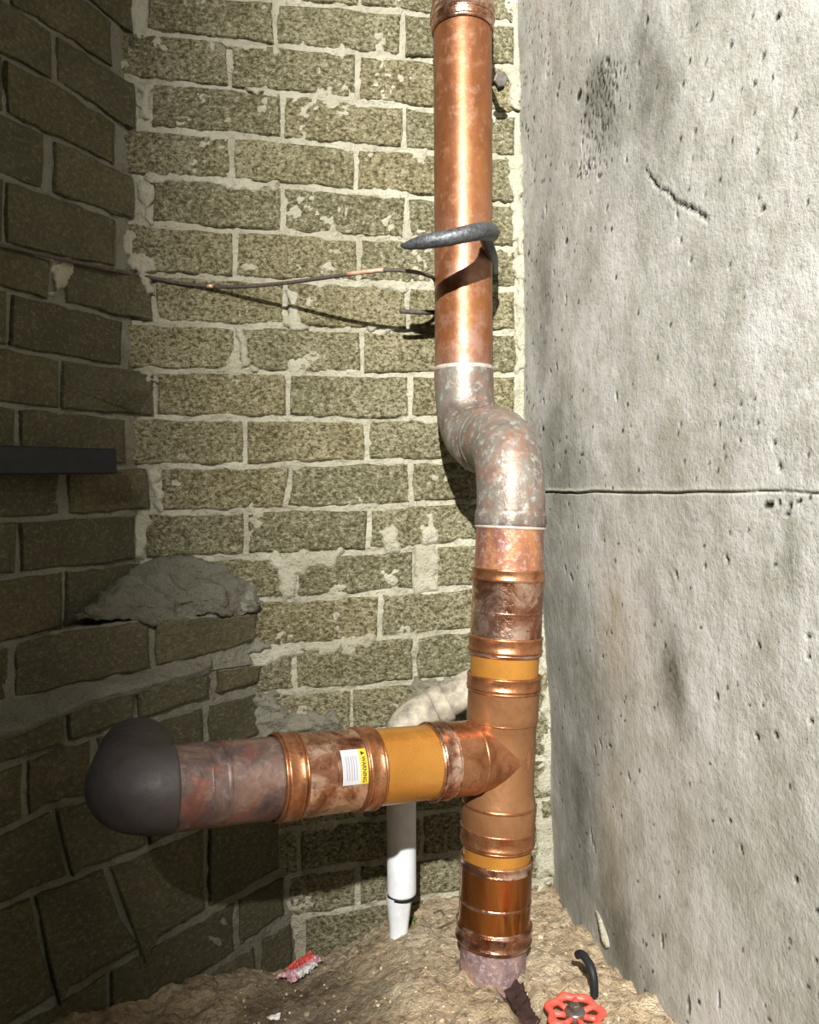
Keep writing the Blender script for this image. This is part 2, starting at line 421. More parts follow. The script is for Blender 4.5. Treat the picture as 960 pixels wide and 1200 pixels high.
J = {
 -2: [(150, -52), (325, -50), (505, -36), (600, -26)],
 -1: [(150, -14), (250, -6), (325, 1), (420, 9), (505, 18), (600, 28)],
 0: [(150, 34), (177, 37), (225, 43), (270, 47), (325, 54), (420, 62), (507, 71), (600, 78)],
 1: [(135, 90), (177, 95), (220, 99), (270, 103), (332, 109), (370, 112), (420, 119), (470, 124), (507, 128), (600, 134)],
 2: [(137, 149), (220, 155), (260, 158), (320, 163), (370, 167), (420, 172), (475, 176), (507, 179), (600, 185)],
 3: [(140, 206), (220, 210), (260, 210), (320, 217), (395, 222), (420, 226), (475, 229), (507, 232), (600, 240)],
 4: [(140, 258), (175, 262), (230, 267), (280, 270), (335, 272), (395, 277), (420, 279), (460, 280), (510, 283), (600, 291)],
 5: [(140, 318), (177, 321), (260, 325), (310, 329), (420, 332), (460, 333), (507, 336), (600, 339)],
 6: [(150, 376), (180, 379), (270, 382), (335, 382), (420, 387), (507, 388), (600, 390)],
 7: [(150, 433), (220, 435), (280, 435), (335, 437), (420, 439), (505, 439), (610, 439)],
 8: [(150, 488), (240, 490), (340, 490), (400, 491), (430, 493), (480, 490), (610, 489)],
 9: [(150, 546), (240, 546), (285, 546), (335, 545), (430, 541), (480, 540), (520, 540), (610, 538)],
 10: [(150, 601), (270, 600), (345, 596), (428, 596), (480, 591), (532, 589), (630, 586)],
 11: [(150, 658), (230, 655), (285, 652), (340, 650), (407, 647), (480, 644), (510, 639), (552, 635), (640, 630)],
 12: [(230, 709), (307, 703), (350, 703), (407, 698), (487, 692), (550, 688), (640, 682)],
 13: [(240, 766), (273, 763), (347, 757), (407, 752), (487, 745), (550, 739), (645, 732)],
 14: [(240, 821), (330, 812), (407, 807), (487, 798), (547, 793), (650, 786)],
 15: [(240, 877), (400, 860), (547, 846), (650, 836)],
 16: [(260, 930), (400, 912), (547, 898), (650, 886)],
 17: [(280, 982), (400, 964), (547, 948), (650, 935)],
 18: [(300, 1034), (400, 1016), (547, 999), (650, 985)],
 19: [(330, 1079), (400, 1068), (453, 1057), (540, 1047), (650, 1031)],
 20: [(330, 1134), (400, 1121), (453, 1112), (540, 1100), (650, 1084)],
 21: [(330, 1190), (400, 1176), (540, 1152), (650, 1138)],
}
def rx(row): return 602 if row < 4 else (604 if row < 8 else (608 if row < 11 else (622 if row < 14 else (643 if row < 16 else 651))))
rows = {  # row below joint k : list of (x0, x1) bricks
 -2: [173, 275, 422, 562], -1: [173, 323, 472], 0: [134, 270, 420, 563], 1: [178, 331, 474], 2: [139, 272, 418, 562], 3: [179, 332, 477],
 4: [150, 276, 421, 564], 5: [184, 335, 478], 6: [148, 277, 424, 565], 7: [184, 338, 481], 8: [150, 287, 430, 570],
 9: [189, 341, 482], 10: [172, 288, 432, 575], 11: [215, 347, (487, 510), 612], 12: [300, 445, 590], 13: [252, 346, 487],
 14: [262, 412, 548], 15: [262, 350, 490, 620], 16: [270, 420, 560], 17: [300, 350, 495, 632], 18: [338, 419, 566], 19: [358, 498, 636], 20: [350, 430, 570]}
for k, xs in rows.items():
    ed = []
    for v in xs: ed.append(v if isinstance(v, tuple) else (v, v))
    end = rx(k) + 3; ed.append((end, end))
    if ed[-1][0] - ed[-2][1] < 15: ed.pop(-2)
    for i in range(len(ed) - 1):
        sl = (0, 0)
        if k == 9 and i == 1: sl = (-6, 0)
        if k == 9 and i == 0: sl = (2, -6)
        gtop = 3.2
        o = brick(BACK, J[k], J[k + 1], ed[i][1] - (3 if i == 0 else 0), ed[i + 1][0], wall_back, g=3.4 if k != 11 else 4.0, slant=sl)

K = {
 -1: [(-200, -250), (40, -100), (104, -55), (150, -20)],
 0: [(-100, -110), (60, -25), (104, 0), (135, 27), (165, 48)],
 1: [(-100, -58), (8, 1), (63, 37), (129, 79), (165, 102)],
 2: [(-100, 8), (0, 63), (63, 96), (94, 115), (135, 142), (165, 158)],
 3: [(-100, 84), (0, 131), (56, 158), (94, 175), (142, 198), (165, 210)],
 4: [(-100, 172), (6, 209), (60, 227), (135, 254), (165, 262)],
 5: [(-100, 258), (0, 284), (60, 302), (135, 314), (180, 322)],
 6: [(-100, 318), (0, 338), (72, 356), (147, 374), (185, 380)],
 7: [(-100, 388), (0, 405), (72, 420), (150, 431), (185, 434)],
 8: [(-100, 464), (0, 474), (75, 482), (147, 488), (185, 490)],
 9: [(-100, 540), (0, 542), (75, 545), (147, 547), (185, 547)],
 10: [(-100, 616), (0, 610), (75, 606), (167, 600), (185, 599)],
 11: [(-100, 692), (0, 677), (67, 668), (127, 663), (180, 655)],
 12: [(-100, 780), (0, 755), (83, 735), (167, 726), (300, 716)],
 13: [(-100, 850), (23, 820), (100, 802), (173, 787), (247, 770), (302, 754)],
}
lrows = {-1: [-60, 60, 158], 0: [-125, 12, 134], 1: [-90, 63, 161], 2: [-135, 5, 138], 3: [-90, (53, 62), 160], 4: [-135, 5, 138], 5: [-90, (60, 74), 181],
 6: [-135, 11, 146], 7: [-85, 70, 182], 8: [-130, 20, 149], 9: [-80, (71, 76), 173], 10: [-125, 22, 160], 11: [-80, 75, 168]}
for k, xs in lrows.items():
    ed = [v if isinstance(v, tuple) else (v, v) for v in xs]
    b_ = ed[0][0]; ed = [(b_ - 795, b_ - 795), (b_ - 480, b_ - 480), (b_ - 205, b_ - 205)] + ed
    for i in range(len(ed) - 1):
        last = i == len(ed) - 2
        brick(LUP, K[k], K[k + 1], ed[i][1], ed[i + 1][0], wall_left, g=3.2, clamp=BACK, off=0.001,
              slant=(0, 5 if (k == 9 and last) else 0))

# stepped middle course of the left wall
def pbrick(*a_, **k_): return brick(*a_, **k_)
for (x0, x1) in ((-830, -560), (-560, -330), (-330, -150), (-150, 13), (14, 178), (181, 303)):
    brick(LMID, K[12], K[13], x0, x1, wall_left, g=3.5, clamp=BACK, deep=0.05)
# mortar bodies of the stepped courses : sheets between a back line and a front line
def sheet(name, rows_, mat, parent, n=70, amp=0.006, seed=1, sub=6, freq=40, **kw):
    """rows_: list of polylines of world points; each resampled to n and joined row by row"""
    R = []
    for pl_ in rows_:
        pl_ = [Vector(p) for p in pl_]
        L = [0]
        for i in range(len(pl_) - 1): L.append(L[-1] + (pl_[i + 1] - pl_[i]).length)
        out = []
        for i in range(n):
            s_ = L[-1] * i / (n - 1); j = 0
            while j < len(L) - 2 and L[j + 1] < s_: j += 1
            out.append(pl_[j].lerp(pl_[j + 1], (s_ - L[j]) / max(L[j + 1] - L[j], 1e-9)))
        R.append(out)
    fine = []
    for r in range(len(R) - 1):
        for q in range(sub):
            fine.append([R[r][i].lerp(R[r + 1][i], q / sub) for i in range(n)])
    fine.append(R[-1])
    A = np.array([[tuple(p) for p in row] for row in fine]); A = A.transpose(1, 0, 2)
    nn, mm = A.shape[:2]
    ii, jj = np.meshgrid(np.arange(nn), np.arange(mm), indexing='ij')
    du = np.gradient(A, axis=0); dv = np.gradient(A, axis=1)
    N = np.cross(du, dv); N /= np.linalg.norm(N, axis=-1, keepdims=True) + 1e-12
    tocam = np.array(CAM) - A
    sgn = np.sign((N * tocam).sum(-1, keepdims=True)); N = N * sgn
    h = fbm(A[..., 0] * freq + A[..., 1] * 13, A[..., 2] * freq + A[..., 1] * freq, 4, seed) * amp * 2
    fade = np.minimum(1, np.minimum(jj, mm - 1 - jj) / 2.0)
    A = A + N * (h * fade)[..., None]
    return grid(name, A, mat, parent, **kw)
def line(pl, pts, off=0.0): return [pl.hit(x, y, off) for x, y in pts]
def sh(l, dx=0, dy=0): return [(x + dx, y + dy) for x, y in l]
K12 = [(-330, 838), (-100, 780), (0, 755), (83, 735), (167, 726), (300, 718)]
K13 = [(-330, 905), (-100, 850), (23, 820), (100, 802), (173, 787), (252, 769), (304, 752)]
LT = [(-330, 985), (-100, 905), (0, 866), (100, 822), (180, 803), (250, 785), (300, 778)]     # lower edge of the sloping ledge
L0 = [(-330, 1030), (-100, 940), (0, 898), (127, 857), (247, 820), (310, 800)]
def pmline(pl, pts, off): return line(pl, pts, off)
# core behind the middle course, its top and the sloping ledge under it
top_back = [LUP.hit(x, y, -0.01) for x, y in sh(K12[:-2], 0, -3)] + [BACK.hit(200, 716, -0.01), BACK.hit(306, 712, -0.005)]
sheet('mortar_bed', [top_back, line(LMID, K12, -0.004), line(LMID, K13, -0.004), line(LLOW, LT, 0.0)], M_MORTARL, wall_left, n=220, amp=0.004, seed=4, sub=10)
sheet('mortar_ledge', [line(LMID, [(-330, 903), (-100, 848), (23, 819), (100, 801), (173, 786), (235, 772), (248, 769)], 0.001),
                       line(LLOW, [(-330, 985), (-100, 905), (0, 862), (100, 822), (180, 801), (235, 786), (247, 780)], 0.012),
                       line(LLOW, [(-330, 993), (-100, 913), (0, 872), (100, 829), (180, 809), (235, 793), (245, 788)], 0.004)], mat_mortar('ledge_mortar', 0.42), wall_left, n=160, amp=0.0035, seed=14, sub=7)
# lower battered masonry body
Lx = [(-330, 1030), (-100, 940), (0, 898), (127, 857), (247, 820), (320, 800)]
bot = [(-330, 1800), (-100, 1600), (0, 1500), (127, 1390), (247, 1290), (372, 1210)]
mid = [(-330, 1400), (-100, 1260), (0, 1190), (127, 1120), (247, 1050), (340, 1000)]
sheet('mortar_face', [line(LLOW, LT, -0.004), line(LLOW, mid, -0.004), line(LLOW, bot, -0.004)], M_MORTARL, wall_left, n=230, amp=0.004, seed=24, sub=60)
LB = [
 (LT, L0, [(-330, -170), (-170, -20), (-20, 78), (78, 160), (160, 247), (254, 308)], 0.006, [(0, 0)] * 6),
 ([(-330, 1036), (-100, 946), (0, 902), (57, 880), (127, 858), (247, 824)], [(-330, 1130), (-100, 1016), (0, 975), (57, 945), (110, 933), (245, 885)],
  [(-330, -130), (-130, 28), (30, 108), (112, 240), (243, 310)], 0.0, [(0, 0)] * 5),
 ([(-330, 1134), (-100, 1020), (0, 977), (57, 947), (110, 935), (245, 888)], [(-330, 1250), (-100, 1112), (0, 1062), (60, 1035), (150, 1002), (300, 942)],
  [(-330, -100), (-100, 62), (62, 165), (165, 290), (290, 330)], 0.002, [(0, 0), (0, 20), (20, 8), (8, 0), (0, 0)]),
 ([(-330, 1255), (-100, 1116), (0, 1065), (60, 1038), (150, 1005), (300, 945)], [(-330, 1410), (-100, 1268), (0, 1208), (83, 1160), (170, 1110), (245, 1068), (303, 1036), (345, 1012)],
  [(-330, -130), (-130, 38), (38, 124), (126, 242), (244, 330)], 0.003, [(0, 0), (0, 30), (30, 43), (43, 2), (0, 0)]),
 ([(-330, 1414), (-100, 1272), (0, 1212), (83, 1164), (170, 1113), (245, 1070), (303, 1040), (345, 1018)], [(-330, 1530), (-100, 1370), (0, 1300), (150, 1199), (240, 1140), (280, 1112), (340, 1070)],
  [(-330, -20), (-20, 128), (128, 277), (279, 335)], 0.0, [(0, 0)] * 4),
 ([(-330, 1534), (-100, 1374), (0, 1304), (150, 1203), (240, 1145), (280, 1117), (340, 1080)], [(-330, 1640), (-100, 1470), (0, 1400), (150, 1290), (240, 1225), (300, 1180), (350, 1140)],
  [(-330, 60), (60, 242), (243, 302), (305, 345)], 0.001, [(0, 0)] * 4),
]
for top, bot_, spans, off, sl in LB:
    for (x0, x1), s_ in zip(spans, sl):
        brick(LLOW, top, bot_, x0, x1, wall_left, g=4.0, off=off, slant=s_, clamp=BACK, deep=0.04)

# lump of slopped mortar on the ledge
def lumpsheet():
    t_ = [(88, 716), (120, 690), (150, 668), (185, 652), (225, 652), (262, 662), (292, 684), (304, 702)]
    b_ = [(86, 722), (120, 726), (150, 724), (185, 733), (225, 724), (250, 718), (280, 722), (306, 712)]
    rows_ = []
    tp = [min((LUP.hit(x, y, -0.004), BACK.hit(x, y, -0.004)), key=lambda q: (q - CAM).length) for x, y in t_]
    m1 = []; m2 = []
    for (x, y), (x2, y2), p in zip(t_, b_, tp):
        e = min((LMID.hit(x2, y2, -0.002), BACK.hit(x2, y2, 0.02)), key=lambda q: (q - CAM).length)
        d0 = (p - CAM).length; d1 = (e - CAM).length
        for f, L, k in ((0.3, m1, 0.50), (0.72, m2, 0.98)):
            r = ray(x + (x2 - x) * f, y + (y2 - y) * f).normalized(); L.append(CAM + r * (d0 + (d1 - d0) * k - 0.006))
    e = [min((LMID.hit(x, y, -0.002), BACK.hit(x, y, 0.02)), key=lambda q: (q - CAM).length) for x, y in b_]
    e2 = [p + Vector((0.0, 0.03, -0.004)) for p in e]
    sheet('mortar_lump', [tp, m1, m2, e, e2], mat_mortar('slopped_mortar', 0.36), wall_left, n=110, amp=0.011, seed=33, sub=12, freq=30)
lumpsheet()
# mortar smeared over the brickwork: small real daubs, children of the wall
def daub(pts, pl, h=0.006, parent=wall_back, mat=M_MORTAR, name='mortar_smear', seed=0):
    """a ragged-edged pat of mortar as a small height field on the wall plane"""
    st_ = 2.2; xs = [p[0] for p in pts]; ys = [p[1] for p in pts]
    gx = np.arange(min(xs) - 9, max(xs) + 9.1, st_); gy = np.arange(min(ys) - 9, max(ys) + 9.1, st_)
    X, Y = np.meshgrid(gx, gy, indexing='ij')
    dmin = np.full(X.shape, 1e9); ins = np.zeros(X.shape, bool)
    for i in range(len(pts)):
        (x0, y0), (x1, y1) = pts[i], pts[(i + 1) % len(pts)]
        L2 = (x1 - x0) ** 2 + (y1 - y0) ** 2
        t = np.clip(((X - x0) * (x1 - x0) + (Y - y0) * (y1 - y0)) / L2, 0, 1)
        dmin = np.minimum(dmin, np.hypot(X - x0 - t * (x1 - x0), Y - y0 - t * (y1 - y0)))
        if y0 != y1:
            c_ = ((y0 > Y) != (y1 > Y)) & (X < (x1 - x0) * (Y - y0) / (y1 - y0) + x0); ins ^= c_
    sd = np.where(ins, dmin, -dmin) + fbm(X * 0.09, Y * 0.09, 3, seed + 200) * 11
    k = np.clip((sd + 3) / 6.0, 0, 1); k = k * k * (3 - 2 * k)
    big = 1.0 if h > 0.009 else 0.45
    H = -0.009 + k * (h + 0.009) + k * fbm(X * 0.07, Y * 0.11, 4, seed + 300) * h * big
    idx = -np.ones(X.shape, int); vs = []; fs = []
    for a_ in range(X.shape[0]):
        for b_ in range(X.shape[1]):
            idx[a_, b_] = len(vs); vs.append(pl.hit(X[a_, b_], Y[a_, b_], H[a_, b_]))
    used = set()
    for a_ in range(X.shape[0] - 1):
        for b_ in range(X.shape[1] - 1):
            if k[a_:a_ + 2, b_:b_ + 2].max() > 0.02:
                f = (idx[a_, b_], idx[a_ + 1, b_], idx[a_ + 1, b_ + 1], idx[a_, b_ + 1]); fs.append(f); used.update(f)
    mp = {v: i for i, v in enumerate(sorted(used))}
    return mesh(name, [vs[v] for v in sorted(used)], [tuple(mp[v] for v in f) for f in fs], mat, parent)
daub([(486, 640), (512, 636), (514, 692), (488, 694)], BACK, 0.006)
daub([(444, 622), (462, 618), (475, 640), (452, 645)], BACK, 0.0055, seed=2)
daub([(497, 600), (512, 598), (512, 634), (496, 636)], BACK, 0.0055, seed=3)
daub([(315, 648), (400, 644), (395, 664), (345, 672), (320, 668)], BACK, 0.0055, seed=4)
daub([(322, 664), (346, 670), (350, 703), (332, 704)], BACK, 0.0055, seed=5)
daub([(590, 80), (613, 78), (612, 130), (600, 128)], BACK, 0.007, seed=6)
daub([(592, 182), (616, 184), (616, 300), (606, 296), (596, 238)], BACK, 0.006, seed=7)
daub([(602, 300), (617, 302), (618, 440), (604, 436), (608, 380)], BACK, 0.006, seed=8)
daub([(440, 334), (476, 332), (478, 340), (460, 344), (445, 342)], BACK, 0.0055, seed=9)
daub([(428, 380), (470, 378), (478, 384), (440, 388)], BACK, 0.0055, seed=10)
daub([(255, 48), (330, 52), (330, 62), (280, 58)], BACK, 0.0055, seed=11)
daub([(280, 98), (330, 104), (328, 112), (290, 108)], BACK, 0.0055, seed=12)
daub([(336, 340), (350, 345), (352, 384), (337, 382)], BACK, 0.0055, seed=13)
daub([(337, 380), (352, 378), (365, 386), (340, 390)], BACK, 0.0055, seed=14)
daub([(160, 203), (260, 206), (330, 214), (320, 223), (230, 217), (165, 214)], BACK, 0.0055, seed=15)
daub([(277, 384), (287, 384), (290, 420), (300, 434), (280, 434)], BACK, 0.0055, seed=16)
daub([(390, 748), (440, 744), (435, 764), (400, 766)], BACK, 0.0055, seed=17)
daub([(320, 757), (400, 752), (398, 766), (340, 768), (315, 764)], BACK, 0.0055, seed=18)
daub([(262, 758), (345, 757), (340, 774), (300, 778), (270, 772)], BACK, 0.006, seed=19)
daub([(255, 818), (325, 814), (335, 838), (395, 832), (400, 856), (300, 866), (255, 856)], BACK, 0.013, mat=M_LUMP, seed=20)
daub([(480, 800), (550, 790), (550, 830), (490, 842)], BACK, 0.010, mat=M_LUMP, seed=21)
daub([(636, 812), (650, 815), (654, 860), (640, 870)], BACK, 0.008, seed=23)
daub([(636, 865), (652, 862), (655, 930), (632, 930)], BACK, 0.006, seed=24)
daub([(630, 965), (655, 955), (655, 1030), (630, 1030)], BACK, 0.006, seed=25)
daub([(160, 97), (179, 98), (177, 142), (166, 142)], BACK, 0.005, seed=26)
daub([(160, 215), (180, 214), (181, 262), (166, 260)], BACK, 0.006, seed=27)
daub([(141, 262), (155, 263), (158, 290), (182, 300), (182, 320), (152, 318), (142, 300)], BACK, 0.008, seed=28)
daub([(165, 322), (182, 324), (181, 345), (170, 342)], BACK, 0.011, seed=29)
daub([(158, 432), (176, 434), (183, 448), (174, 450)], BACK, 0.009, seed=30)
daub([(168, 548), (187, 548), (192, 594), (180, 597)], BACK, 0.006, seed=31)
daub([(150, 604), (176, 602), (172, 652), (150, 656)], BACK, 0.008, seed=32)
daub([(257, 700), (292, 690), (305, 706), (300, 722), (280, 716)], BACK, 0.016, mat=M_LUMP, seed=33)
daub([(270, 766), (300, 752), (330, 756), (300, 768), (262, 786)], BACK, 0.012, mat=M_LUMP, seed=34)
daub([(62, 305), (80, 306), (90, 320), (78, 340), (62, 345)], LUP, 0.005, wall_left, seed=35)

# ------------------------------------------------------------------ concrete wall on the right
def rs(px, py):
    q = RIGHT.hit(px, py); return (CORNER - q).dot(DR), q.z
zj = rs(700, 577.5)[1]
def build_right():
    s_ = np.concatenate([np.arange(-0.05, 0.95, 0.0029), np.arange(0.95, 1.9, 0.02)])
    z_ = np.arange(-0.12, ZT, 0.0031)
    near = np.arange(zj - 0.006, zj + 0.006, 0.0012)
    z_ = np.sort(np.concatenate([z_[(z_ < near[0] - 0.001) | (z_ > near[-1] + 0.001)], near]))
    SS, ZZ = np.meshgrid(s_, z_, indexing='ij')
    d = fbm(SS * 3.2, ZZ * 3.2, 3, 50) * 0.006 + fbm(SS * 22, ZZ * 22, 3, 60) * 0.0007
    pit = np.zeros_like(SS); darkening = np.zeros_like(SS); buff = np.zeros_like(SS); pale = np.zeros_like(SS)
    def dent(s0, z0, rs_, rz, dep, ang=0.0, dark=1.0):
        dark = dark * 1.15
        i0, i1 = np.searchsorted(s_, [s0 - 3 * max(rs_, rz), s0 + 3 * max(rs_, rz)])
        j0, j1 = np.searchsorted(z_, [z0 - 3 * max(rs_, rz), z0 + 3 * max(rs_, rz)])
        if i1 <= i0 or j1 <= j0: return
        a_ = SS[i0:i1, j0:j1] - s0; b_ = ZZ[i0:i1, j0:j1] - z0
        ca, sa = math.cos(ang), math.sin(ang)
        u = (a_ * ca + b_ * sa) / rs_; v = (-a_ * sa + b_ * ca) / rz
        k = np.clip(1.5 - (u * u + v * v), 0, 1)
        d[i0:i1, j0:j1] -= dep * k; pit[i0:i1, j0:j1] = np.maximum(pit[i0:i1, j0:j1], np.clip(k * dark * 1.4, 0, 1))
    R = random.Random(5)
    # measured holes (pixel x, y, half length px, half width px, image angle)
    big = [(724,465,5,2.2,80),(931,134,6,2.3,-35),(895,245,4,3,0),(678,112,6,5,0),(687,118,4,4,0),(713,74,3,3,0),(912,21,3,2.4,0),(857,53,3,2,40),
           (894,67,3.4,1.6,-30),(836,115,3.4,1.6,-40),(829,75,3,1.6,-30),(817,155,2.6,2,-50),(888,180,2.4,2,0),(933,161,2.4,1.8,0),(794,252,4,1.6,60),
           (810,304,2.6,2,0),(798,283,1.6,3,0),(855,310,2,2,0),(890,232,2,2,0),(827,228,1.8,1.8,0),(882,20,2,2,0),(760,25,2.5,4,0),(701,47,3,1.8,-60),
           (664,283,4,3,0),(692,270,3,2,0),(712,244,4,2,-30),(735,185,3,1.5,-60),(899,592,8,4.5,-10),(912,589,3,3,0),(925,592,3,3.5,-50),(935,588,5,2.5,-20),
           (922,602,4,1.6,0),(850,655,4,2,50),(824,664,3.4,2,60),(705,635,2,3,0),(875,623,2,2,0),(790,673,5,2,50),(775,757,2.4,2.4,0),(711,742,2.4,2.4,0),
           (705,743,1.8,1.8,0),(888,757,4,2.3,60),(948,770,2.4,3,0),(947,745,3,2,0),(664,677,6,2.4,40),(657,668,5,2,60),(639,503,4,3,0),(836,816,3,4.4,0),(892,828,2,2,0),
           (884,863,4,3,40),(908,862,4,2.6,40),(950,845,3,3,0),(730,911,5,2,60),(695,872,6,2,40),(707,875,4,2,0),(688,880,5,2,60),(865,995,5,2,65),(851,963,3,2.4,0),
           (931,1031,3,3,0),(684,980,8,2,70),(688,993,6,2,60),(772,1104,7,2.4,80),(803,1178,8,3,85),(838,1172,8,2,85),(957,1127,2,2,0),(830,1000,1.6,2,0),
           (650,320,3,2,60),(640,470,4,1.6,50),(655,430,5,1.6,60),(648,435,5,1.4,40),(650,520,4,1.4,50),(664,530,5,1.2,0),(657,545,3,1,40),(683,533,5,1.4,0),
           (620,298,3,3,0),(617,150,2.4,4,80),(609,203,6,2,60),(613,147,2,2,0),(611,158,1.6,3,0),(674,618,2,3,0),(700,770,2,2,0),(678,355,3,2,0),(664,350,4,2,70),
           (640,245,1.6,5,0),(653,112,2,4,-60),(655,102,3,3,0),(642,88,2,2,0),(636,45,2,3,0),(640,61,2.2,2.2,0),(770,420,2,2,0),(868,474,2,2,0),(842,498,1.6,2.2,0),
           (867,516,1.6,2,0),(850,537,2,2,0),(914,547,3.4,2,30),(908,520,2.4,3.6,60),(889,497,2,2,0),(797,498,2,2.4,0),(830,545,2,2,0),(801,541,2,2,0)]
    for (x, y, a_, b_, an) in big:
        s0, z0 = rs(x, y); q = RIGHT.hit(x, y); sc = (q - CAM).length / F
        ob = 1.0 / max(0.25, abs(ray(x, y).normalized().dot(RIGHT.n)))
        ob = min(ob, 1.5)
        dent(s0, z0, max(a_ * sc * ob * 0.7, 0.0015), max(b_ * sc * 0.85, 0.0017), 0.0026, -math.radians(an))
    for _ in range(520):
        s0 = R.uniform(0.0, 0.95); z0 = R.uniform(0.1, 1.95); r = R.choice([0.0018, 0.0020, 0.0023, 0.0028])
        if R.random() < 0.35: s0 = abs(R.gauss(0.0, 0.12)); z0 = R.uniform(0.75, 1.8)
        dent(s0, z0, r, r * R.uniform(0.8, 1.3), 0.0009, R.uniform(0, 3), R.uniform(0.7, 1.2))
    # honeycombed patch high up near the corner
    pol = [(674, 118), (690, 95), (715, 75), (735, 80), (730, 130), (720, 190), (700, 215), (680, 190)]
    for _ in range(240):
        t_ = R.random(); y = 70 + 140 * t_; x = R.gauss(712 - 22 * t_, 14)
        s0, z0 = rs(x, y); r = R.uniform(0.0012, 0.0026); dent(s0, z0, r * 1.4, r, 0.0016, R.uniform(0, 3), R.uniform(0.5, 1))
    # ragged crack
    cr = [(757, 197), (768, 213), (775, 222), (785, 224), (792, 236), (803, 241), (812, 244), (822, 252), (832, 257)]
    for i in range(len(cr) - 1):
        for q in range(7):
            f = q / 7; x = cr[i][0] + (cr[i + 1][0] - cr[i][0]) * f; y = cr[i][1] + (cr[i + 1][1] - cr[i][1]) * f
            s0, z0 = rs(x, y + R.uniform(-1.0, 1.0)); wd = R.uniform(0.0012, 0.0026)
            dent(s0, z0, wd, wd, 0.0022, 0, 1.0 if x < 814 else 0.45)
    # construction joint
    jz = zj + fbm(SS * 9, SS * 0 + 0.5, 3, 90) * 0.004
    dj = ZZ - jz
    fadej = np.clip(1.3 - SS / 0.75, 0.25, 1)
    d += np.where(dj > 0, 0.0022, 0) * fadej
    g_ = np.exp(-(dj / 0.0016) ** 2) * fadej; d -= 0.004 * g_; pit = np.maximum(pit, 0.75 * g_ * (fbm(SS * 40, ZZ * 40, 2, 91) > -0.25))
    pale = np.maximum(pale, 0.8 * np.exp(-((dj - 0.005) / 0.0025) ** 2) * fadej)
    # permanent stains, and darker tone beside the corner and floor
    def blot(x, y, rx_, rz_, amt, arr, ang=0.0, soft=1.0):
        s0, z0 = rs(x, y); a_ = SS - s0; b_ = ZZ - z0; ca, sa = math.cos(ang), math.sin(ang)
        u = (a_ * ca + b_ * sa) / rx_; v = (-a_ * sa + b_ * ca) / rz_
        nz = fbm(SS * 11, ZZ * 11, 4, int(x)) * 0.9
        np.maximum(arr, amt * np.clip(1.25 - np.sqrt(u * u + v * v) + nz * soft, 0, 1), out=arr)
    blot(786, 795, 0.034, 0.075, 1.0, darkening, 0.15, 0.4); blot(786, 780, 0.022, 0.045, 1.25, darkening, 0.15, 0.3)
    blot(765, 720, 0.035, 0.07, 0.35, darkening, 0.1)
    blot(800, 845, 0.035, 0.04, 0.45, darkening, 0.2)
    blot(705, 140, 0.06, 0.13, 0.7, darkening, 0.25)
    blot(760, 60, 0.08, 0.16, 0.75, darkening, 0.3)
    blot(818, 8, 0.04, 0.05, 0.7, darkening)
    blot(640, 360, 0.075, 0.26, 0.62, darkening, 0, 0.6)
    blot(655, 560, 0.12, 0.22, 0.6, darkening, 0, 0.6)
    blot(670, 760, 0.11, 0.20, 0.50, darkening, 0, 0.6)
    blot(670, 950, 0.10, 0.22, 0.72, darkening, 0, 0.6)
    blot(712, 1080, 0.10, 0.14, 0.72, darkening, 0.5, 0.6)
    blot(760, 1180, 0.10, 0.08, 0.45, darkening, 0.6, 0.6)
    blot(715, 720, 0.05, 0.07, 0.8, buff); blot(710, 980, 0.07, 0.10, 0.6, buff)
    blot(925, 640, 0.01, 0.14, 0.30, darkening, 0.05, 0.4)
    # the lower lift stands back a little from the upper one
    zs = rs(640, 500)[1]; ze = rs(645, 835)[1]
    rec = np.clip((zs - ZZ) / (zs - ze), 0, 1); rec = rec * rec * (3 - 2 * rec) * 0.036
    fl = np.exp(-np.maximum(SS, 0) / 0.25)
    d -= rec * fl
    V = np.empty(SS.shape + (3,))
    for k in range(3):
        V[..., k] = CORNER[k] - SS * DR[k] + (ZZ if k == 2 else 0) + d * RIGHT.n[k]
    return grid('wall_right', V, M_CONC, kind='structure', attrs={'pit': pit, 'darkening': darkening, 'buff': buff, 'pale': pale},
                label='pale grey cast concrete wall with pits and a level joint')
wall_right = build_right()

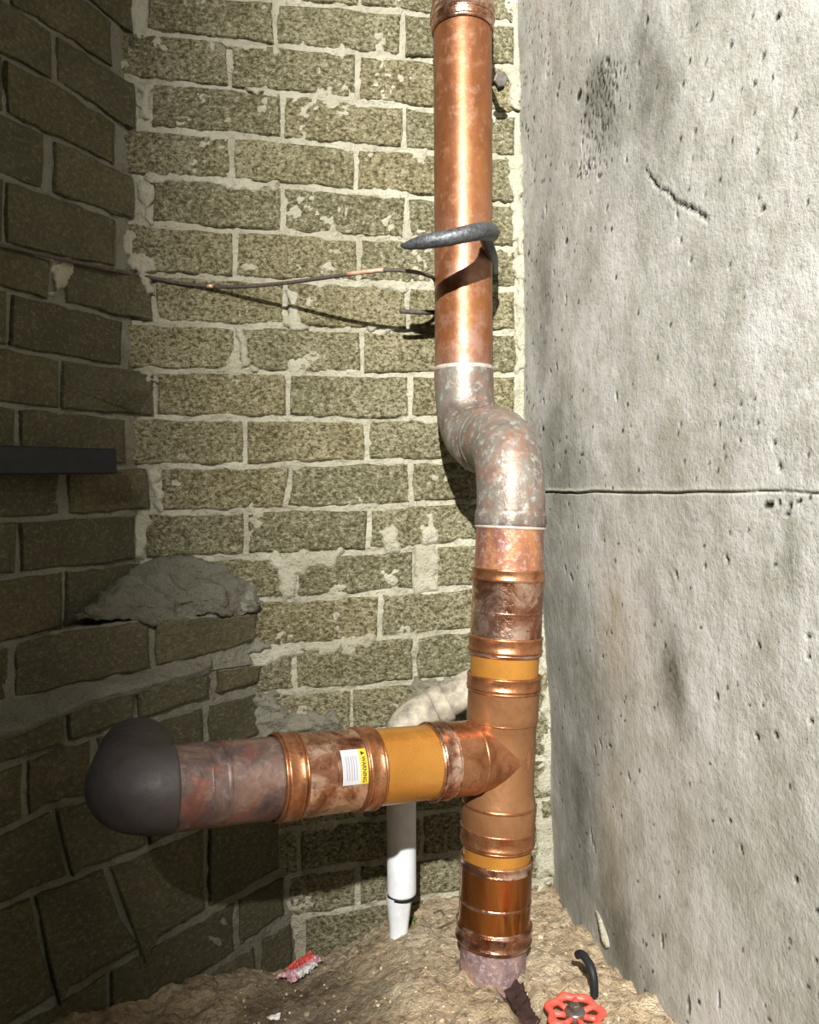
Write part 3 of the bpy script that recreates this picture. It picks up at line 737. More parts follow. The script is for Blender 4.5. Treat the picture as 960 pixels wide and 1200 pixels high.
# ------------------------------------------------------------------ floor
def floor_pt(px, py, z=0.0):
    d = ray(px, py); return CAM + d * ((z - CAM.z) / d.z)
def build_floor():
    x_ = np.arange(-1.15, 0.75, 0.005); y_ = np.arange(0.0, 1.72, 0.005)
    X, Y = np.meshgrid(x_, y_, indexing='ij')
    z = fbm(X * 5, Y * 5, 3, 70) * 0.022 + fbm(X * 26, Y * 26, 4, 71) * 0.017 + np.abs(fbm(X * 60, Y * 60, 3, 72)) * 0.014
    sX = np.clip((0.03 - X) / 0.26, 0, 1); sX = sX * sX * (3 - 2 * sX); sY = np.clip((Y - 1.26) / 0.2, 0, 1)
    z -= sX * 0.062 + sY * np.clip((0.02 - X) / 0.16, 0, 1) * 0.03
    z += np.interp(Y, [0.9, 1.02, 1.15, 1.3, 1.42, 1.52], [0.112, 0.106, 0.09, 0.052, 0.018, 0.0]) - 0.004
    def mound(px, py, r, h):
        q = floor_pt(px, py, 0.08); return h * np.exp(-((X - q.x) ** 2 + (Y - q.y) ** 2) / r ** 2)
    z += mound(665, 1085, 0.05, 0.012)
    damp_shade = np.clip(fbm(X * 7, Y * 7, 4, 75) * 1.2 - 0.3, 0, 0.35)
    # gully in front of the stack
    a_ = floor_pt(594, 1150, 0.09); b_ = floor_pt(626, 1215, 0.10)
    ab = np.array([b_.x - a_.x, b_.y - a_.y]); L2 = (ab ** 2).sum()
    t = np.clip(((X - a_.x) * ab[0] + (Y - a_.y) * ab[1]) / L2, 0, 1)
    dd = np.hypot(X - a_.x - t * ab[0], Y - a_.y - t * ab[1])
    k = np.exp(-(dd / 0.016) ** 2); z -= 0.028 * k; damp_shade = np.maximum(damp_shade, 0.85 * k)
    q = floor_pt(300, 1190, 0.07)
    damp_shade = np.maximum(damp_shade, 0.62 * np.clip(1.4 - np.hypot((X - q.x) / 0.17, (Y - q.y) / 0.22) + fbm(X * 14, Y * 14, 3, 77), 0, 1))  # dark edge of the beam painted into the dirt at lower left
    V = np.stack([X, Y, z], -1)
    return grid('floor', V, M_DIRT, kind='structure', attrs={'damp_shade': damp_shade}, label='lumpy tan dirt floor of the corner'), (X, Y, z, x_, y_)
floor, FG = build_floor()
def fz(x, y):
    i = int(round((x - FG[3][0]) / 0.005)); j = int(round((y - FG[4][0]) / 0.005))
    i = max(0, min(i, len(FG[3]) - 1)); j = max(0, min(j, len(FG[4]) - 1)); return float(FG[2][i, j])
def onfloor(px, py):
    z = 0.0
    for _ in range(12):
        q = floor_pt(px, py, z); z = 0.5 * z + 0.5 * fz(q.x, q.y)
    return floor_pt(px, py, z)

# ------------------------------------------------------------------ the copper stack
def at_y(A, B, y):
    lo, hi = -1.0, 2.0
    for _ in range(40):
        mi_ = (lo + hi) / 2
        if proj(A.lerp(B, mi_))[1] < y: lo = mi_
        else: hi = mi_
    return A.lerp(B, lo)
def at_x(A, B, x):   # x falls from A to B
    lo, hi = -1.0, 2.0
    for _ in range(40):
        mi_ = (lo + hi) / 2
        if proj(A.lerp(B, mi_))[0] > x: lo = mi_
        else: hi = mi_
    return A.lerp(B, lo)
def lathe(name, A, B, prof, mat, parent, fn=at_y, seg=56, cap=False, **kw):
    """prof: list of (pixel, radius in m)"""
    pts = [fn(A, B, p) for p, r in prof]; t = (B - A).normalized()
    return tube(name, pts, [r for p, r in prof], mat, parent, seg=seg, cap=cap, tang=[t] * len(pts), **kw)
def bead(p, h, r0, r1, n=5):
    """rounded band profile centred at pixel p, half-width h px"""
    e = (r1 - r0)
    if h < 4: # narrow ridge
        return [(p - h, r0), (p - h * 0.5, r0 + 0.7 * e), (p, r1 - 0.1 * e), (p + h * 0.5, r0 + 0.7 * e), (p + h, r0)]
    return [(p - h, r0), (p - h, r0 + 0.55 * e), (p - h * 0.86, r0 + 0.85 * e), (p - h * 0.66, r0 + 0.8 * e), (p - h * 0.55, r0 + 0.50 * e), (p, r0 + 0.56 * e), (p + h * 0.55, r0 + 0.50 * e),
            (p + h * 0.66, r0 + 0.8 * e), (p + h * 0.86, r0 + 0.85 * e), (p + h, r0 + 0.55 * e), (p + h, r0)]
YU = 1.40
UA = P(542, 0, YU); UB = P(543.5, 432, YU)
LA = P(597, 640, 1.19); LBt = P(579, 1080, 1.165)
base = onfloor(576, 1150)
stack = empty('copper_drain_stack', (base.x, base.y, base.z), 'copper drain stack with a swan-neck bend and a side branch, standing in the corner', 'pipe')
rp = 0.0508
lathe('upper_pipe', UA, UB, [(-90, rp)] + [(y, rp) for y in range(-60, 440, 40)] + [(434, rp)], M_PIPE, stack, label='long brown copper pipe above the bend')
c = lathe('top_coupling', UA, UB, [(-90, rp), (-90, 0.0535), (-20, 0.0535), (8, 0.0535), (14, 0.0555), (26, 0.0555), (34, 0.0540), (38, 0.0522), (38, rp)], M_SHINY, stack)
lathe('socket_band', UA, UB, bead(22, 5, 0.0550, 0.0572), M_SHINY, c)
lathe('socket_band', UA, UB, bead(36, 3, 0.0530, 0.0555), M_SHINY, c)
lathe('solder_ring', UA, UB, bead(433, 3, rp, 0.0528), M_SEAM, stack)
# swan neck: two bends
p0 = UB.copy(); p3 = at_y(LA, LBt, 612)
dn = (UB - UA).normalized(); dn2 = (LBt - LA).normalized()
h = 0.25
c1 = p0 + dn * h; c2 = p3 - dn2 * h * 1.0
path = []
# straight, arc, short straight, arc, straight built from a cubic bezier pair for even curvature
for i in range(61):
    t = i / 60; path.append(p0 * (1 - t) ** 3 + c1 * 3 * t * (1 - t) ** 2 + c2 * 3 * t * t * (1 - t) + p3 * t ** 3)
def seg_tube(name, i0, i1, rad, mat, r_in=None, **kw):
    pts = path[i0:i1 + 1]; n = len(pts)
    tg = []
    for i in range(i0, i1 + 1):
        tg.append((path[min(i + 1, 60)] - path[max(i - 1, 0)]).normalized())
    rr = [rad(i / (n - 1)) if callable(rad) else rad for i in range(n)]
    return tube(name, pts, rr, mat, stack, seg=56, cap=False, tang=tg, **kw)
seg_tube('elbow', 0, 30, lambda t: 0.0522 if t < 0.12 else 0.0515, M_GREY, label='grey weathered upper elbow')
def lr(t): return 0.0517 + 0.0042 * math.exp(-((t - 0.0) / 0.07) ** 2) + (0.0012 if t < 0.4 else 0)
e2 = seg_tube('elbow', 26, 60, lr, M_GREY, label='grey green weathered lower elbow')
for j, k in enumerate((29, 32)):
    tg = (path[k + 1] - path[k - 1]).normalized()
    pp = [path[k] + tg * q for q in (-0.004, -0.002, 0, 0.002, 0.004)]
    tube('fold_ring', pp, [0.0515, 0.0536, 0.0545, 0.0536, 0.0515], M_GREY, e2, seg=56, cap=False, tang=[tg] * 5)
lathe('collar', LA, LBt, [(598, 0.0515), (600, 0.0532), (604, 0.0540), (613, 0.0540), (617, 0.0530), (618, 0.0505)], M_GREY, stack, label='pale crusted collar under the bend')
lathe('solder_ring', LA, LBt, bead(618, 2, 0.0520, 0.0538), M_SEAM, stack)
rq = 0.0512
lathe('stained_pipe', LA, LBt, [(612, rq), (630, rq), (650, rq), (672, rq)], M_STAIN, stack, label='heat-stained pipe below the bend')
def coupling(A, B, y0, y1, mids, mat, fn=at_y, label=None, rb=0.0535, rbe=0.0562, bh=8, name='coupling', sg=1):
    prof = [(y0, rq), (y0, rb), (y0 + sg * 2, rb + 0.0006)]
    prof += [(y0 + sg * 6, rb), (y1 - sg * 6, rb), (y1 - sg * 2, rb + 0.0006), (y1, rb), (y1, rq)]
    c_ = lathe(name, A, B, prof, mat, stack, fn, label=label)
    return c_
c = coupling(LA, LBt, 666, 766, None, M_SHINY, label='mottled polished copper coupling below the bend')
lathe('socket_band', LA, LBt, bead(673, 7, 0.0530, 0.0556), M_FIT, c)
lathe('socket_band', LA, LBt, bead(678, 2, 0.0552, 0.0562), M_FIT, c)
lathe('ridge', LA, LBt, bead(716, 2.2, 0.0532, 0.0546), M_SHINY, c)
lathe('socket_band', LA, LBt, bead(753, 9, 0.0530, 0.0572), M_FIT, c)
lathe('ridge', LA, LBt, bead(764, 2.5, 0.0532, 0.0556), M_SHINY, c)
lathe('new_pipe', LA, LBt, [(760, rq), (775, rq), (800, rq)], M_NEW, stack, label='short bright orange copper pipe above the tee')
# tee
BA = P(588, 886, 1.178); BB = P(225, 921, 0.957)
JT = at_y(LA, LBt, 884)
BA = JT.copy()
tee = lathe('tee_fitting', LA, LBt, [(790, rq), (790, 0.0535), (808, 0.0535), (812, 0.0533), (836, 0.0535), (842, 0.0532), (846, 0.0512), (870, 0.0510), (925, 0.0512), (934, 0.0540), (942, 0.0552), (965, 0.0548), (988, 0.0540), (988, rq)], M_TAN, stack, label='matt tan copper tee')
lathe('socket_band', LA, LBt, bead(797, 8, 0.0532, 0.0566), M_FIT, tee)
lathe('ridge', LA, LBt, bead(807, 2, 0.0535, 0.0556), M_FIT, tee)
lathe('ridge', LA, LBt, bead(843, 2.2, 0.0512, 0.0535), M_FIT, tee)
lathe('ridge', LA, LBt, bead(940, 3, 0.0535, 0.0560), M_FIT, tee)
lathe('socket_band', LA, LBt, bead(975, 10, 0.0540, 0.0570), M_FIT, tee)
lathe('ridge', LA, LBt, bead(986, 2, 0.0535, 0.0560), M_FIT, tee)
lathe('branch_socket', BA, BB, [(597, 0.0512), (575, 0.0513), (556, 0.0513), (553, 0.0513), (549, 0.0528), (520, 0.0530), (500, 0.0530), (499, rq)], M_FIT, tee, at_x)
lathe('ridge', BA, BB, bead(551, 2.5, 0.0512, 0.0536)[::-1], M_FIT, tee, at_x)
lathe('socket_band', BA, BB, bead(510, 9, 0.0532, 0.0562)[::-1], M_SHINY, tee, at_x)
lathe('ridge', BA, BB, bead(519, 2, 0.0532, 0.0558)[::-1], M_SHINY, tee, at_x)
lathe('new_pipe', LA, LBt, [(980, rq), (995, rq), (1012, rq)], M_NEW, stack, label='short bright orange copper pipe under the tee')
M_LACQ = mat_copper('lacquered_copper', [(0.3, (0.24, 0.075, 0.02)), (0.5, (0.44, 0.16, 0.04)), (0.75, (0.62, 0.27, 0.08))], (0.1, 0.22), 0.9, None, 13, 0.0006, (1, 1, 0.35))
c = coupling(LA, LBt, 1004, 1098, None, M_LACQ, label='glossy dark orange copper coupling at the foot of the stack')
lathe('socket_band', LA, LBt, bead(1008, 6, 0.0530, 0.0552), M_SHINY, c)
lathe('ridge', LA, LBt, bead(1051, 2.2, 0.0532, 0.0546), M_SHINY, c)
lathe('socket_band', LA, LBt, bead(1088, 10, 0.0532, 0.0580), M_SHINY, c)
lathe('ridge', LA, LBt, bead(1079, 2.5, 0.0535, 0.0556), M_SHINY, c)
lathe('ridge', LA, LBt, bead(1098, 2.5, 0.0532, 0.0560), M_SHINY, c)
M_FOOT = mat_copper('crusty_copper', [(0.3, (0.13, 0.08, 0.085)), (0.5, (0.27, 0.18, 0.17)), (0.7, (0.36, 0.20, 0.13))], (0.5, 0.75), 0.3, ((0.45, 0.38, 0.36), 0.7), 22, 0.003)
lathe('foot_pipe', LA, LBt, [(1090, 0.0500)] + [(y, 0.049) for y in range(1100, 1240, 8)], M_FOOT, stack, label='crusty purple grey pipe foot in the dirt', rough=0.003)
# the branch
lathe('branch_pipe', BA, BB, [(505, rq), (470, rq), (440, rq), (420, rq)], M_NEW, stack, at_x, label='bright orange copper pipe between the couplings')
c = coupling(BA, BB, 435, 320, None, M_SHINY, at_x, label='mottled polished coupling with a warning sticker', sg=-1)
for x, hw, r1, nm in ((424, 9, 0.0566, 'socket_band'), (434, 2, 0.0556, 'ridge'), (414, 2, 0.0562, 'ridge'), (333, 10, 0.0566, 'socket_band'), (321, 2.2, 0.0560, 'ridge'), (345, 2.2, 0.0562, 'ridge')):
    lathe(nm, BA, BB, bead(x, hw, 0.0532, r1)[::-1], M_FIT, c, at_x)
couple = c
lathe('old_branch_pipe', BA, BB, [(330, rq)] + [(x, rq) for x in range(320, 180, -10)], M_OLD, stack, at_x, label='tarnished brown and grey branch pipe')
lathe('solder_ring', BA, BB, bead(258, 3, rq, 0.0524)[::-1], M_OLD, stack, at_x)
lathe('ridge', BA, BB, bead(238, 1.6, rq, 0.0520)[::-1], M_OLD, stack, at_x)
e0 = at_x(BA, BB, 197); bd = (BB - BA).normalized()
side = Vector((bd.y, -bd.x, 0)).normalized()
if side.y < 0: side = -side
side = Vector((-0.28, 0.96, -0.10)).normalized()
TA = bd.angle(side); tb = (side - bd * side.dot(bd)).normalized()
R_ = 0.037
pts = [e0 - bd * 0.004, e0 - bd * 0.0035, e0]; rr = [rq, 0.0530, 0.0530]; tg = [bd] * 3
for i in range(1, 25):
    an = TA * i / 24
    pts.append(e0 + bd * (R_ * math.sin(an)) + tb * (R_ * (1 - math.cos(an)))); rr.append(0.0525)
    tg.append((bd * math.cos(an) + tb * math.sin(an)).normalized())
pts += [pts[-1] + side * 0.03, pts[-1] + side * 0.16]; rr += [0.053, 0.053]; tg += [side, side]
tube('dark_elbow', pts, rr, M_DARKELB, stack, seg=56, cap=False, tang=tg, label='dull black grey elbow turning into the left wall')
elbow_end = e0 + bd * R_ + side * 0.10

# warning sticker on the coupling
def sticker():
    t = bd; cpt = at_x(BA, BB, 397)
    view = (CAM - cpt); view = (view - t * view.dot(t)).normalized()
    up = t.cross(view); up = up if up.z > 0 else -up
    R1 = 0.0545
    wd = 29 * 1.03 / F * 1.12; ht = 40 * 1.03 / F
    def M(u, v, lift=0.0):   # u right, v up in metres
        an = (v) / R1 + 0.06
        return cpt - t * (u) + (view * math.cos(an) + up * math.sin(an)) * (R1 + lift)
    vs = []; fs = []; mi = []
    def rect(u0, u1, v0, v1, lift, m_, nv=10):
        b = len(vs)
        for j in range(nv + 1):
            v = v0 + (v1 - v0) * j / nv
            vs.append(M(u0, v, lift)); vs.append(M(u1, v, lift))
        for j in range(nv):
            fs.append((b + 2 * j, b + 2 * j + 1, b + 2 * j + 3, b + 2 * j + 2)); mi.append(m_)
    rect(-wd / 2, wd * 0.19, -ht / 2, ht / 2, 0.0004, 0)
    rect(wd * 0.19, wd / 2, -ht / 2, ht / 2, 0.0004, 1)
    for u in (-0.33, -0.24, -0.14, -0.05, 0.05):
        rect(wd * (u - 0.012), wd * (u + 0.012), -ht * 0.38, ht * 0.30, 0.0007, 3)
    # lettering
    cu = bpy.data.curves.new('t', 'FONT'); cu.body = 'WARNING'; cu.size = 1.0; cu.offset = 0.02
    ob = bpy.data.objects.new('t', cu); COL.objects.link(ob)
    dg = bpy.context.evaluated_depsgraph_get(); tm = ob.evaluated_get(dg).to_mesh()
    xs = [v.co.x for v in tm.vertices]; ys = [v.co.y for v in tm.vertices]
    x0, x1, y0, y1 = min(xs), max(xs), min(ys), max(ys); b = len(vs)
    for v in tm.vertices:
        a_ = (v.co.x - x0) / (x1 - x0); c_ = (v.co.y - y0) / (y1 - y0)
        vs.append(M(wd * (0.27 + 0.16 * c_), ht * (0.27 - 0.73 * a_), 0.0008))
    for p in tm.polygons: fs.append(tuple(b + i for i in p.vertices)); mi.append(2)
    ob.evaluated_get(dg).to_mesh_clear(); bpy.data.objects.remove(ob)
    b = len(vs)   # triangle sign, its apex pointing like the lettering
    vs.extend([M(wd * 0.43, ht * 0.36, 0.0008), M(wd * 0.27, ht * 0.43, 0.0008), M(wd * 0.27, ht * 0.30, 0.0008)]); fs.append((b, b + 1, b + 2)); mi.append(2)
    mesh('warning_sticker', vs, fs, M_LABW, couple, smooth=False, mats=[M_LABY, M_LABK, M_LABG], mi=mi, label='white and yellow warning sticker')
sticker()

# ------------------------------------------------------------------ iron strap clip over the upper pipe, bolt, cable
hk = [P(470, 287.5, 1.27), P(478, 287.5, 1.26), P(500, 283, 1.245), P(525, 279, 1.238), P(550, 273.5, 1.245), P(566, 271, 1.27), P(575, 273, 1.32)]
c0 = BACK.hit(580, 300)
clip = empty('pipe_clip', BACK.hit(575, 330, 0.002), 'dark iron half-round strap clip across the upper copper pipe', 'clip')
sp = spline(hk, 8); n = len(sp)
tube('strap', sp, [0.0016 + 0.0115 * min(1, (i / n) / 0.30) * (0.72 + 0.45 * i / n) for i in range(n)], M_IRON, clip, seg=14, rough=0.0012)
arm = spline([P(568, 276, 1.315), P(573, 290, 1.345), P(577, 303, 1.40), P(578, 312, 1.46), BACK.hit(578, 320, -0.03)], 8)
tube('wall_leg', arm, [0.010] * len(arm), M_IRON, clip, seg=14)

bolt = empty('clip_bolt', BACK.hit(578, 98), 'short steel bolt end beside the upper pipe near the concrete', 'bolt')
b0 = BACK.hit(580, 98, -0.02); b1 = BACK.hit(580, 97, 0.055); bdv = (P(590, 92, 1.43) - P(578, 97, 1.50)).normalized()
b0 = P(576, 98, 1.50); b1 = P(587, 93, 1.435)
tube('shank', [b0 + (b0 - b1) * 0.6, b1], [0.0052] * 2, M_BOLT, bolt, seg=14)
bdv = (b1 - b0).normalized()
def hexa(c_, ax, r, h_, mat, par, name, seg=4, rot=0.4, **kw):
    x = ax.orthogonal().normalized(); y = ax.cross(x); vs = []
    ring = [(-h_ / 2, r * 0.86), (-h_ / 2 + h_ * 0.12, r), (h_ / 2 - h_ * 0.12, r), (h_ / 2, r * 0.82)]
    for z, q in ring:
        for k in range(seg):
            an = 2 * math.pi * k / seg + rot; vs.append(c_ + ax * z + x * (q * math.cos(an)) + y * (q * math.sin(an)))
    fs = [tuple(range(seg))[::-1], tuple(3 * seg + k for k in range(seg))]
    for i in range(3):
        for k in range(seg):
            k2 = (k + 1) % seg; fs.append((i * seg + k, i * seg + k2, (i + 1) * seg + k2, (i + 1) * seg + k))
    return mesh(name, vs, fs, mat, par, smooth=False, **kw)
hexa(b1 - bdv * 0.002, bdv, 0.0135, 0.010, M_BOLT, bolt, 'nut', 6)
hexa(b1 - bdv * 0.014 - Vector((0, 0, 0.008)), Vector((0.3, -0.3, -0.9)).normalized(), 0.0095, 0.018, M_BLACK, bolt, 'lug', 4)

cp = [LUP.hit(-120, 262, 0.011), LUP.hit(0, 287, 0.011), LUP.hit(60, 301, 0.011), LUP.hit(120, 314, 0.011), BACK.hit(158, 322, 0.012), BACK.hit(180, 326, 0.007), BACK.hit(205, 331, 0.007), BACK.hit(250, 336, 0.014),
      BACK.hit(290, 335.5, 0.040), BACK.hit(340, 331, 0.080), BACK.hit(380, 325.5, 0.12), BACK.hit(420, 320, 0.155), BACK.hit(455, 316.5, 0.175), BACK.hit(485, 318.5, 0.165), BACK.hit(502, 323, 0.140), BACK.hit(509, 327, 0.11),
      BACK.hit(512, 338, 0.09), BACK.hit(513, 350, 0.08)]
cps = spline(cp, 6)
cable = mesh('cable', *sweep(cps, [0.0034] * len(cps), 12, rough=0.0006), M_CABLE, label='thin dark cable bowed across the brick wall to the upper pipe', cat='cable')
def bare(x0, x1, nm):
    seg_ = [p for p in cps if x0 <= proj(p)[0] <= x1]
    if len(seg_) > 1: mesh(nm, *sweep([p + Vector((0, -0.0004, 0.0004)) for p in seg_], [0.0036] * len(seg_), 12), M_BARE, cable, label='bare pinkish strand')
bare(238, 256, 'bare_strand'); bare(405, 450, 'bare_strand')
st = spline([P(469, 363, 1.41), P(474, 365, 1.41), P(495, 366, 1.42), P(514, 366, 1.43)], 6)
stub = mesh('cable_stub', *sweep(st, [0.0022 + 0.002 * min(1, i / 4) for i in range(len(st))], 12, rough=0.0008), M_CABLE, label='short broken cable end sticking out left of the upper pipe', cat='cable')

# black bar at the left edge
bar_c = LUP.hit(60, 541, 0.03)
A_ = LUP.hit(128, 541, 0.045); B_ = LUP.hit(-160, 538, 0.045)
dx = (B_ - A_).normalized(); nz = LUP.n; uz = dx.cross(nz).normalized(); uz = uz if uz.z > 0 else -uz
def prism(A, B, prof, mat, parent=None, name='bar', smooth=False, **kw):
    n = len(prof); vs = [A + u * a_ + v * b_ for (u, a_, v, b_) in prof] + [B + u * a_ + v * b_ for (u, a_, v, b_) in prof]
    fs = [tuple(range(n))[::-1], tuple(range(n, 2 * n))] + [(i, (i + 1) % n, n + (i + 1) % n, n + i) for i in range(n)]
    return mesh(name, vs, fs, mat, parent, smooth, **kw)
hh, tt, bb = 0.0205, 0.016, 0.0025
oc = [(-tt + bb, -hh), (tt - bb, -hh), (tt, -hh + bb), (tt, hh - bb), (tt - bb, hh), (-tt + bb, hh), (-tt, hh - bb), (-tt, -hh + bb)]
barr = empty('steel_bar', A_, 'short black steel bar fixed level across the dark left wall', 'bar')
prism(A_, B_, [(nz, a_, uz, b_) for a_, b_ in oc], M_BLACK, barr, 'rail')
for f in (0.45, 0.85):
    q = A_.lerp(B_, f); prism(q - nz * 0.008, q - nz * 0.045 , [(dx, a_, uz, b_) for a_, b_ in ((-.01, -.012), (.01, -.012), (.01, .012), (-.01, .012))], M_BLACK, barr, 'bracket')

# ------------------------------------------------------------------ white plastic pipe behind the branch
wp = onfloor(470, 1092); YW = 1.36
pv = empty('plastic_waste_pipe', (P(470, 1085, YW)), 'white plastic waste pipe standing behind the copper branch', 'pipe')
WA = P(470, 860, YW); WB = P(471, 1055, YW)
lathe('pipe', WA, WB, [(870, 0.0255), (940, 0.0255), (1000, 0.0255), (1044, 0.0255), (1047, 0.0250), (1047, 0.0225)], M_PVC, pv, seg=36)
lathe('seal', WA, WB, [(1046, 0.022), (1046, 0.0252), (1050, 0.0252), (1050, 0.022)], M_BLACK, pv, seg=36)
WC = P(468, 1050, YW); WD = P(467, 1130, YW)
lathe('spigot', WC, WD, [(1048, 0.0235), (1085, 0.0170), (1090, 0.0165), (1125, 0.016)], M_PVC, pv, seg=30, rough=0.0015)
el = spline([P(470, 880, YW), P(471, 862, YW + 0.005), P(480, 846, YW + 0.01), P(498, 834, YW + 0.02), P(520, 825, YW + 0.03)], 8)
tube('elbow', el, [0.031] * len(el), M_PVCD, pv, seg=32)
dg_ = [P(505, 831, YW + 0.024), P(590, 785, YW + 0.045)]
tube('inclined_pipe', dg_, [0.031, 0.031], M_PVCD, pv, seg=32)
rg = (dg_[1] - dg_[0]).normalized(); c_ = P(516, 826, YW + 0.026)
tube('collar', [c_ - rg * 0.014, c_ - rg * 0.012, c_ + rg * 0.012, c_ + rg * 0.014], [0.031, 0.035, 0.035, 0.031], M_PVCD, pv, seg=32, tang=[rg] * 4)

# ------------------------------------------------------------------ handwheel, hose stub, scraps
q = onfloor(674, 1190)
hw = Vector((q.x, q.y, q.z + 0.022)); hw = floor_pt(674, 1187, q.z + 0.024)
valve = empty('valve_handwheel', (hw.x, hw.y, q.z), 'red scalloped valve handwheel with a steel nut, low in the dirt', 'valve')
vs = []; fs = []; NS = 84; NR = 12; nl = 7
for i in range(NS):
    th = 2 * math.pi * i / NS
    rr_ = 0.0315 + 0.0022 * math.cos(nl * th)
    for k in range(NR):
        ph = 2 * math.pi * k / NR
        rw = 0.0052 + 0.0010 * math.cos(nl * th)
        r = rr_ + rw * math.cos(ph); vs.append(hw + Vector((r * math.cos(th), r * math.sin(th), 0.0045 * math.sin(ph))))
for i in range(NS):
    for k in range(NR):
        fs.append((i * NR + k, ((i + 1) % NS) * NR + k, ((i + 1) % NS) * NR + (k + 1) % NR, i * NR + (k + 1) % NR))
mesh('rim', vs, fs, M_RED, valve)
for i in range(nl):
    th = 2 * math.pi * (i + 0.5) / nl; dv = Vector((math.cos(th), math.sin(th), 0))
    tube('spoke', [hw + dv * 0.010 - Vector((0, 0, .002)), hw + dv * 0.02 - Vector((0, 0, .001)), hw + dv * 0.030], [0.0042, 0.0034, 0.0042], M_RED, valve, seg=10)
tube('hub', [hw - Vector((0, 0, .007)), hw - Vector((0, 0, .006)), hw + Vector((0, 0, .003)), hw + Vector((0, 0, .0045))], [0.010, 0.013, 0.013, 0.011], M_BOLT, valve, seg=24, tang=[Vector((0, 0, 1))] * 4)
hexa(hw + Vector((0, 0, 0.008)), Vector((0, 0, 1)), 0.0065, 0.007, M_BOLT, valve, 'nut', 6)
tube('stem', [hw - Vector((0, 0, .075)), hw], [0.006, 0.006], M_BOLT, valve, seg=14)
tube('bonnet', [hw - Vector((0, 0, .08)), hw - Vector((0, 0, .03)), hw - Vector((0, 0, .022))], [0.017, 0.016, 0.010], M_BOLT, valve, seg=20, tang=[Vector((0, 0, 1))] * 3)

q = onfloor(697, 1165)
hs = spline([q + Vector((0.0, 0.002, -0.01)), q + Vector((0.0, 0.004, 0.018)), q + Vector((-0.002, 0.014, 0.030)), q + Vector((-0.008, 0.034, 0.034)), q + Vector((-0.013, 0.045, 0.028))], 8)
mesh('hose_stub', *sweep(hs, [0.0058] * len(hs), 16), M_BLACK, label='bent black hose end poking up behind the red handwheel', cat='hose')

# dark rusty strip lying in the gully
ga = onfloor(596, 1152); gb = onfloor(624, 1215)
sp = spline([ga + Vector((-0.004, 0.01, 0.008)), ga.lerp(gb, 0.3) + Vector((0.002, 0, 0.004)), ga.lerp(gb, 0.65) + Vector((-0.002, 0, 0.004)), gb + Vector((0, 0, 0.004))], 10)
ov, of = sweep(sp, [0.005 + 0.007 * min(1, i / 6) for i in range(len(sp))], 8, rough=0.006, seed=3)
ov = [Vector((v.x, v.y, fz(v.x, v.y) + 0.003 + 0.22 * max(0, v.z - fz(v.x, v.y) + 0.01))) if i > -1 else v for i, v in enumerate(ov)]
mesh('rusted_offcut', ov, of, M_RUST, label='dark rusty offcut lying in the gully before the pipe foot', cat='scrap metal')

# mortar splash stuck to the concrete
pts = [(699, 1067), (704, 1078), (707, 1088), (711, 1100), (714, 1110)]
rr = [0.0014, 0.0045, 0.006, 0.0085, 0.005]
sp = spline([RIGHT.hit(x, y, -0.035 + 0.004) for x, y in pts], 6)
rr2 = [np.interp(i / (len(sp) - 1) * 4, range(5), rr) for i in range(len(sp))]
def conc_dist(px, py): # depth of the concrete face under this pixel
    s0, z0 = rs(px, py); zs = rs(640, 500)[1]; ze = rs(645, 835)[1]
    r = min(max((zs - z0) / (zs - ze), 0), 1); return -(r * r * (3 - 2 * r) * 0.036) * math.exp(-max(s0, 0) / 0.25)
sp = spline([RIGHT.hit(x, y, conc_dist(x, y) + 0.001) for x, y in pts], 6)
mesh('mortar_splash', *sweep(sp, rr2, 12, rough=0.002), mat_mortar('splash_mortar', 1.0), wall_right, label='long splash of mortar stuck low on the concrete')

# pink wrapper
q = onfloor(352, 1140)
wr = empty('crumpled_wrapper', q, 'crumpled pink and red plastic wrapper by the foot of the left wall', 'wrapper')
ax = (onfloor(374, 1122) - onfloor(334, 1148)); ln = ax.length; ax.normalize()
ay = Vector((0, 0, 1)).cross(ax).normalized(); 
def crumple(name, L, W, H, mat, off, seed, par, tone=0):
    vs = []; fs = []; nx, ny = 22, 12
    for i in range(nx):
        for j in range(ny):
            u = i / (nx - 1) - 0.5; v = j / (ny - 1) - 0.5
            z = H * (1 - 3 * v * v) + 0.006 * noise.noise(Vector((u * 9, v * 9, seed))) + 0.006 * noise.noise(Vector((u * 20, v * 14, seed)))
            e = 0.004 * noise.noise(Vector((u * 12, v * 12, seed + 5)))
            vs.append(q + off + ax * (u * L + e) + ay * (v * W * (0.8 + 0.5 * noise.noise(Vector((u * 5, 0, seed)))) + e) + Vector((0, 0, z + 0.004)))
    for i in range(nx - 1):
        for j in range(ny - 1): fs.append((i * ny + j, (i + 1) * ny + j, (i + 1) * ny + j + 1, i * ny + j + 1))
    o = mesh(name, vs, fs, mat, par, smooth=False)
    mo = o.modifiers.new('s', 'SOLIDIFY'); mo.thickness = 0.0006
    return o
crumple('film', ln * 0.95, 0.036, 0.009, M_PINK, Vector((0, 0, 0)), 1, wr)
crumple('red_panel', ln * 0.62, 0.014, 0.008, M_REDP, ax * 0.012 + ay * 0.004 + Vector((0, 0, 0.008)), 4, wr)
crumple('foil_edge', ln * 0.5, 0.012, 0.005, M_WHITE, ax * -0.004 - ay * 0.014 + Vector((0, 0, 0.002)), 8, wr)

